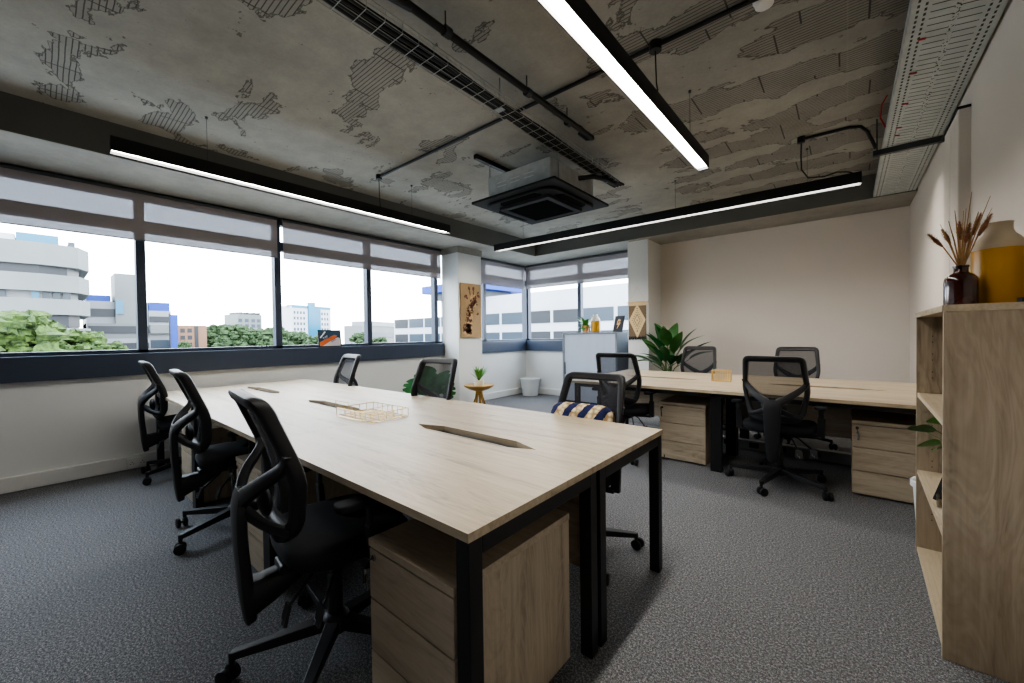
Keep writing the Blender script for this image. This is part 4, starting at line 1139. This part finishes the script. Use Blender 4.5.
# teal and white block
p = az(-66.8, 200); t = thing('glass_building', 'white block with a teal glazed middle in the distance outside', 'building', (p.x, p.y, 0), math.radians(-24+45-2))
bx(-10, 0, -10.5, 10.5, GZ, 15.0, 'b_white', 'wall'); bx(-2, .5, -2.4, 4.2, GZ, 15.4, 'b_teal', 'glazed_stair'); bx(-3, .1, -10.5, 10.5, 14.2, 15.4, 'b_teal', 'roof_band')
bx(-4, -1, 1, 2.6, 15.4, 17.2, 'b_teal', 'roof_plant')
for z in (2, 4.4, 6.8, 9.2, 11.6):
    for y in (-9.2, -7.6, -6.0, -4.4, 5.4, 7.0, 8.6): bx(-.1, .08, y-.4, y+.4, z, z+1.2, 'b_glass', 'window')
# low roofs on the horizon
p = az(-58.5, 190); t = thing('low_building', 'low pale roofs along the horizon beyond the third window', 'building', (p.x, p.y, 0), math.radians(32))
bx(-8, 0, -16, 16, GZ, 6.0, 'b_conc', 'wall'); bx(-8, .3, -10, 14, 6.0, 8.0, 'b_conc2', 'roof'); bx(-.1, .35, -14, 14, 1.0, 3.0, 'b_glass', 'window_band')
# white banded office facing the far windows (plane Y=50)
t = thing('white_office_building', 'long white office block with dark ribbon windows behind the columns outside', 'building', (0, 50, 0))
bx(-60, 14, 0, 14, GZ, 7.9, 'b_white', 'wall'); bx(-76, -60, 0, 14, GZ, 4.9, 'b_white', 'wing')
for z0, z1 in ((3.0, 4.9), (-.2, 1.7), (-3.6, -1.6)):
    x = -75.5
    while x < 13:
        bx(x, x+4.6, -.12, .2, z0, z1, 'b_glass' if int(x) % 3 else 'b_dark', 'window'); x += 5.2
bx(-62, -47, -3, 10, 9.2, 10.6, 'b_blue', 'blue_eave'); bx(-60, -49, -2, 8, 7.9, 9.2, 'b_glass', 'roof_plant')
# trees
def tree(label, loc, r, h, mat, seed, n=26):
    n *= 9; rr = random.Random(seed); t = thing('tree', label, 'tree', loc, 0, 'trees outside the windows')
    st = random.getstate(); random.seed(seed)
    m = MB()
    for i in range(n):
        a = rr.uniform(0, 2*PI); q = rr.random()**.5; zz = rr.uniform(.35, 1)
        rad = r*q*(1-.55*max(0, zz-.55)/.45)
        q2 = r*rr.uniform(.08, .17); m.sphere((rad*math.cos(a), rad*math.sin(a), h*zz-r*.2), (q2*1.15, q2*1.15, q2*.85), 8, 6, .5)
    m.build('foliage', mat, t, smooth=True)
    MB().tube([(0, 0, 0), (.1, 0, h*.4), (0, .1, h*.75)], [r*.08, r*.06, r*.03], 8).build('trunk', 'bark', t)
    random.setstate(st)
def tr(label, deg, d, ytop, r, mat, seed, n=26):
    p = az(deg, d); top = zpx(ytop, d, 339); tree(label, (p.x, p.y, GZ), r, (top-GZ)/1.0, mat, seed, n)
tr('light green tree below the rounded concrete block, at the left picture edge', -92, 46, 307, 4.2, 'tree_a', 1, 40)
tr('light green tree in front of the rounded concrete block, right of the largest one', -88.0, 54, 325, 3.4, 'tree_a', 2, 34)
tr('light green bushy tree below the concrete blocks, lowest and rightmost of its cluster', -85.6, 48, 337, 2.0, 'tree_a', 3)
for i, (deg, y, r, dd) in enumerate(((-76.6, 320, 4.2, 112), (-75.0, 320, 4.2, 96), (-73.2, 324, 4.4, 112), (-71.0, 323, 4.4, 96), (-68.6, 329, 4.2, 112), (-66.2, 333, 4, 96), (-61.0, 331, 3.2, 96), (-58.6, 338, 3, 104), (-79.7, 340, 1.6, 90))):
    lab = ['green tree right of the brick building', 'green tree below the distant grey tower block', 'green tree just right of the grey tower block', 'green tree left of the second window post', 'green tree in front of the white and teal block', 'green tree behind the framed print on the sill', 'green tree right of the framed print on the sill', 'low green tree before the pale horizon roofs', 'low green bush below the stepped pale block'][i]
    tr(lab, deg, dd, y, r, 'tree_b', 20+i, 34)

# ------------------------------------------------------------------ light
w = bpy.data.worlds.new('overcast_sky'); SC.world = w; w.use_nodes = True
nt = w.node_tree; nt.nodes.clear()
out = nt.nodes.new('ShaderNodeOutputWorld'); bg = nt.nodes.new('ShaderNodeBackground')
tc = nt.nodes.new('ShaderNodeTexCoord'); sp = nt.nodes.new('ShaderNodeSeparateXYZ'); rp = nt.nodes.new('ShaderNodeValToRGB')
nt.links.new(tc.outputs['Generated'], sp.inputs[0]); nt.links.new(sp.outputs[2], rp.inputs[0])
rp.color_ramp.elements[0].position = .0; rp.color_ramp.elements[0].color = (.95, .98, 1, 1)
rp.color_ramp.elements[1].position = .6; rp.color_ramp.elements[1].color = (.72, .85, 1, 1)
nt.links.new(rp.outputs[0], bg.inputs[0]); bg.inputs[1].default_value = 6.0
nt.links.new(bg.outputs[0], out.inputs[0])
# portals help the sky light find the window openings
def portal(loc, rot, sx, sy):
    l = bpy.data.lights.new('window_portal', 'AREA'); l.shape = 'RECTANGLE'; l.size = sx; l.size_y = sy; l.cycles.is_portal = True
    o = bpy.data.objects.new('window_portal', l); COL.objects.link(o); o.location = loc; o.rotation_euler = rot
portal((-5.42, 1.2, 1.9), (0, -PI/2, 0), 1.6, 6.4)
portal((-5.42, 5.85, 1.9), (0, -PI/2, 0), 1.6, 1.8)
portal((-3.95, 6.90, 1.9), (-PI/2, 0, 0), 2.6, 1.6)

# ------------------------------------------------------------------ camera
FL, YAW, PIT, ROL = 396.766, .700822, -.0165689, -.0139472
f = Vector((-math.sin(YAW)*math.cos(PIT), math.cos(YAW)*math.cos(PIT), math.sin(PIT)))
r0 = Vector((math.cos(YAW), math.sin(YAW), 0)); u0 = r0.cross(f)
r = r0*math.cos(ROL)+u0*math.sin(ROL); u = -r0*math.sin(ROL)+u0*math.cos(ROL)
cam = bpy.data.cameras.new('camera'); co = bpy.data.objects.new('camera', cam); COL.objects.link(co)
cam.sensor_width = 36; cam.lens = FL/1024*36; cam.clip_start = .05; cam.clip_end = 1000
m = Matrix((r, u, -f)).transposed().to_4x4(); m.translation = (0, 0, 1.23); co.matrix_world = m
SC.camera = co
SC.view_settings.view_transform = 'AgX'
SC.view_settings.look = 'AgX - Medium High Contrast'
SC.view_settings.exposure = .95
SC.cycles.max_bounces = 10; SC.cycles.diffuse_bounces = 6; SC.cycles.transparent_max_bounces = 16
SC.cycles.sample_clamp_indirect = 8
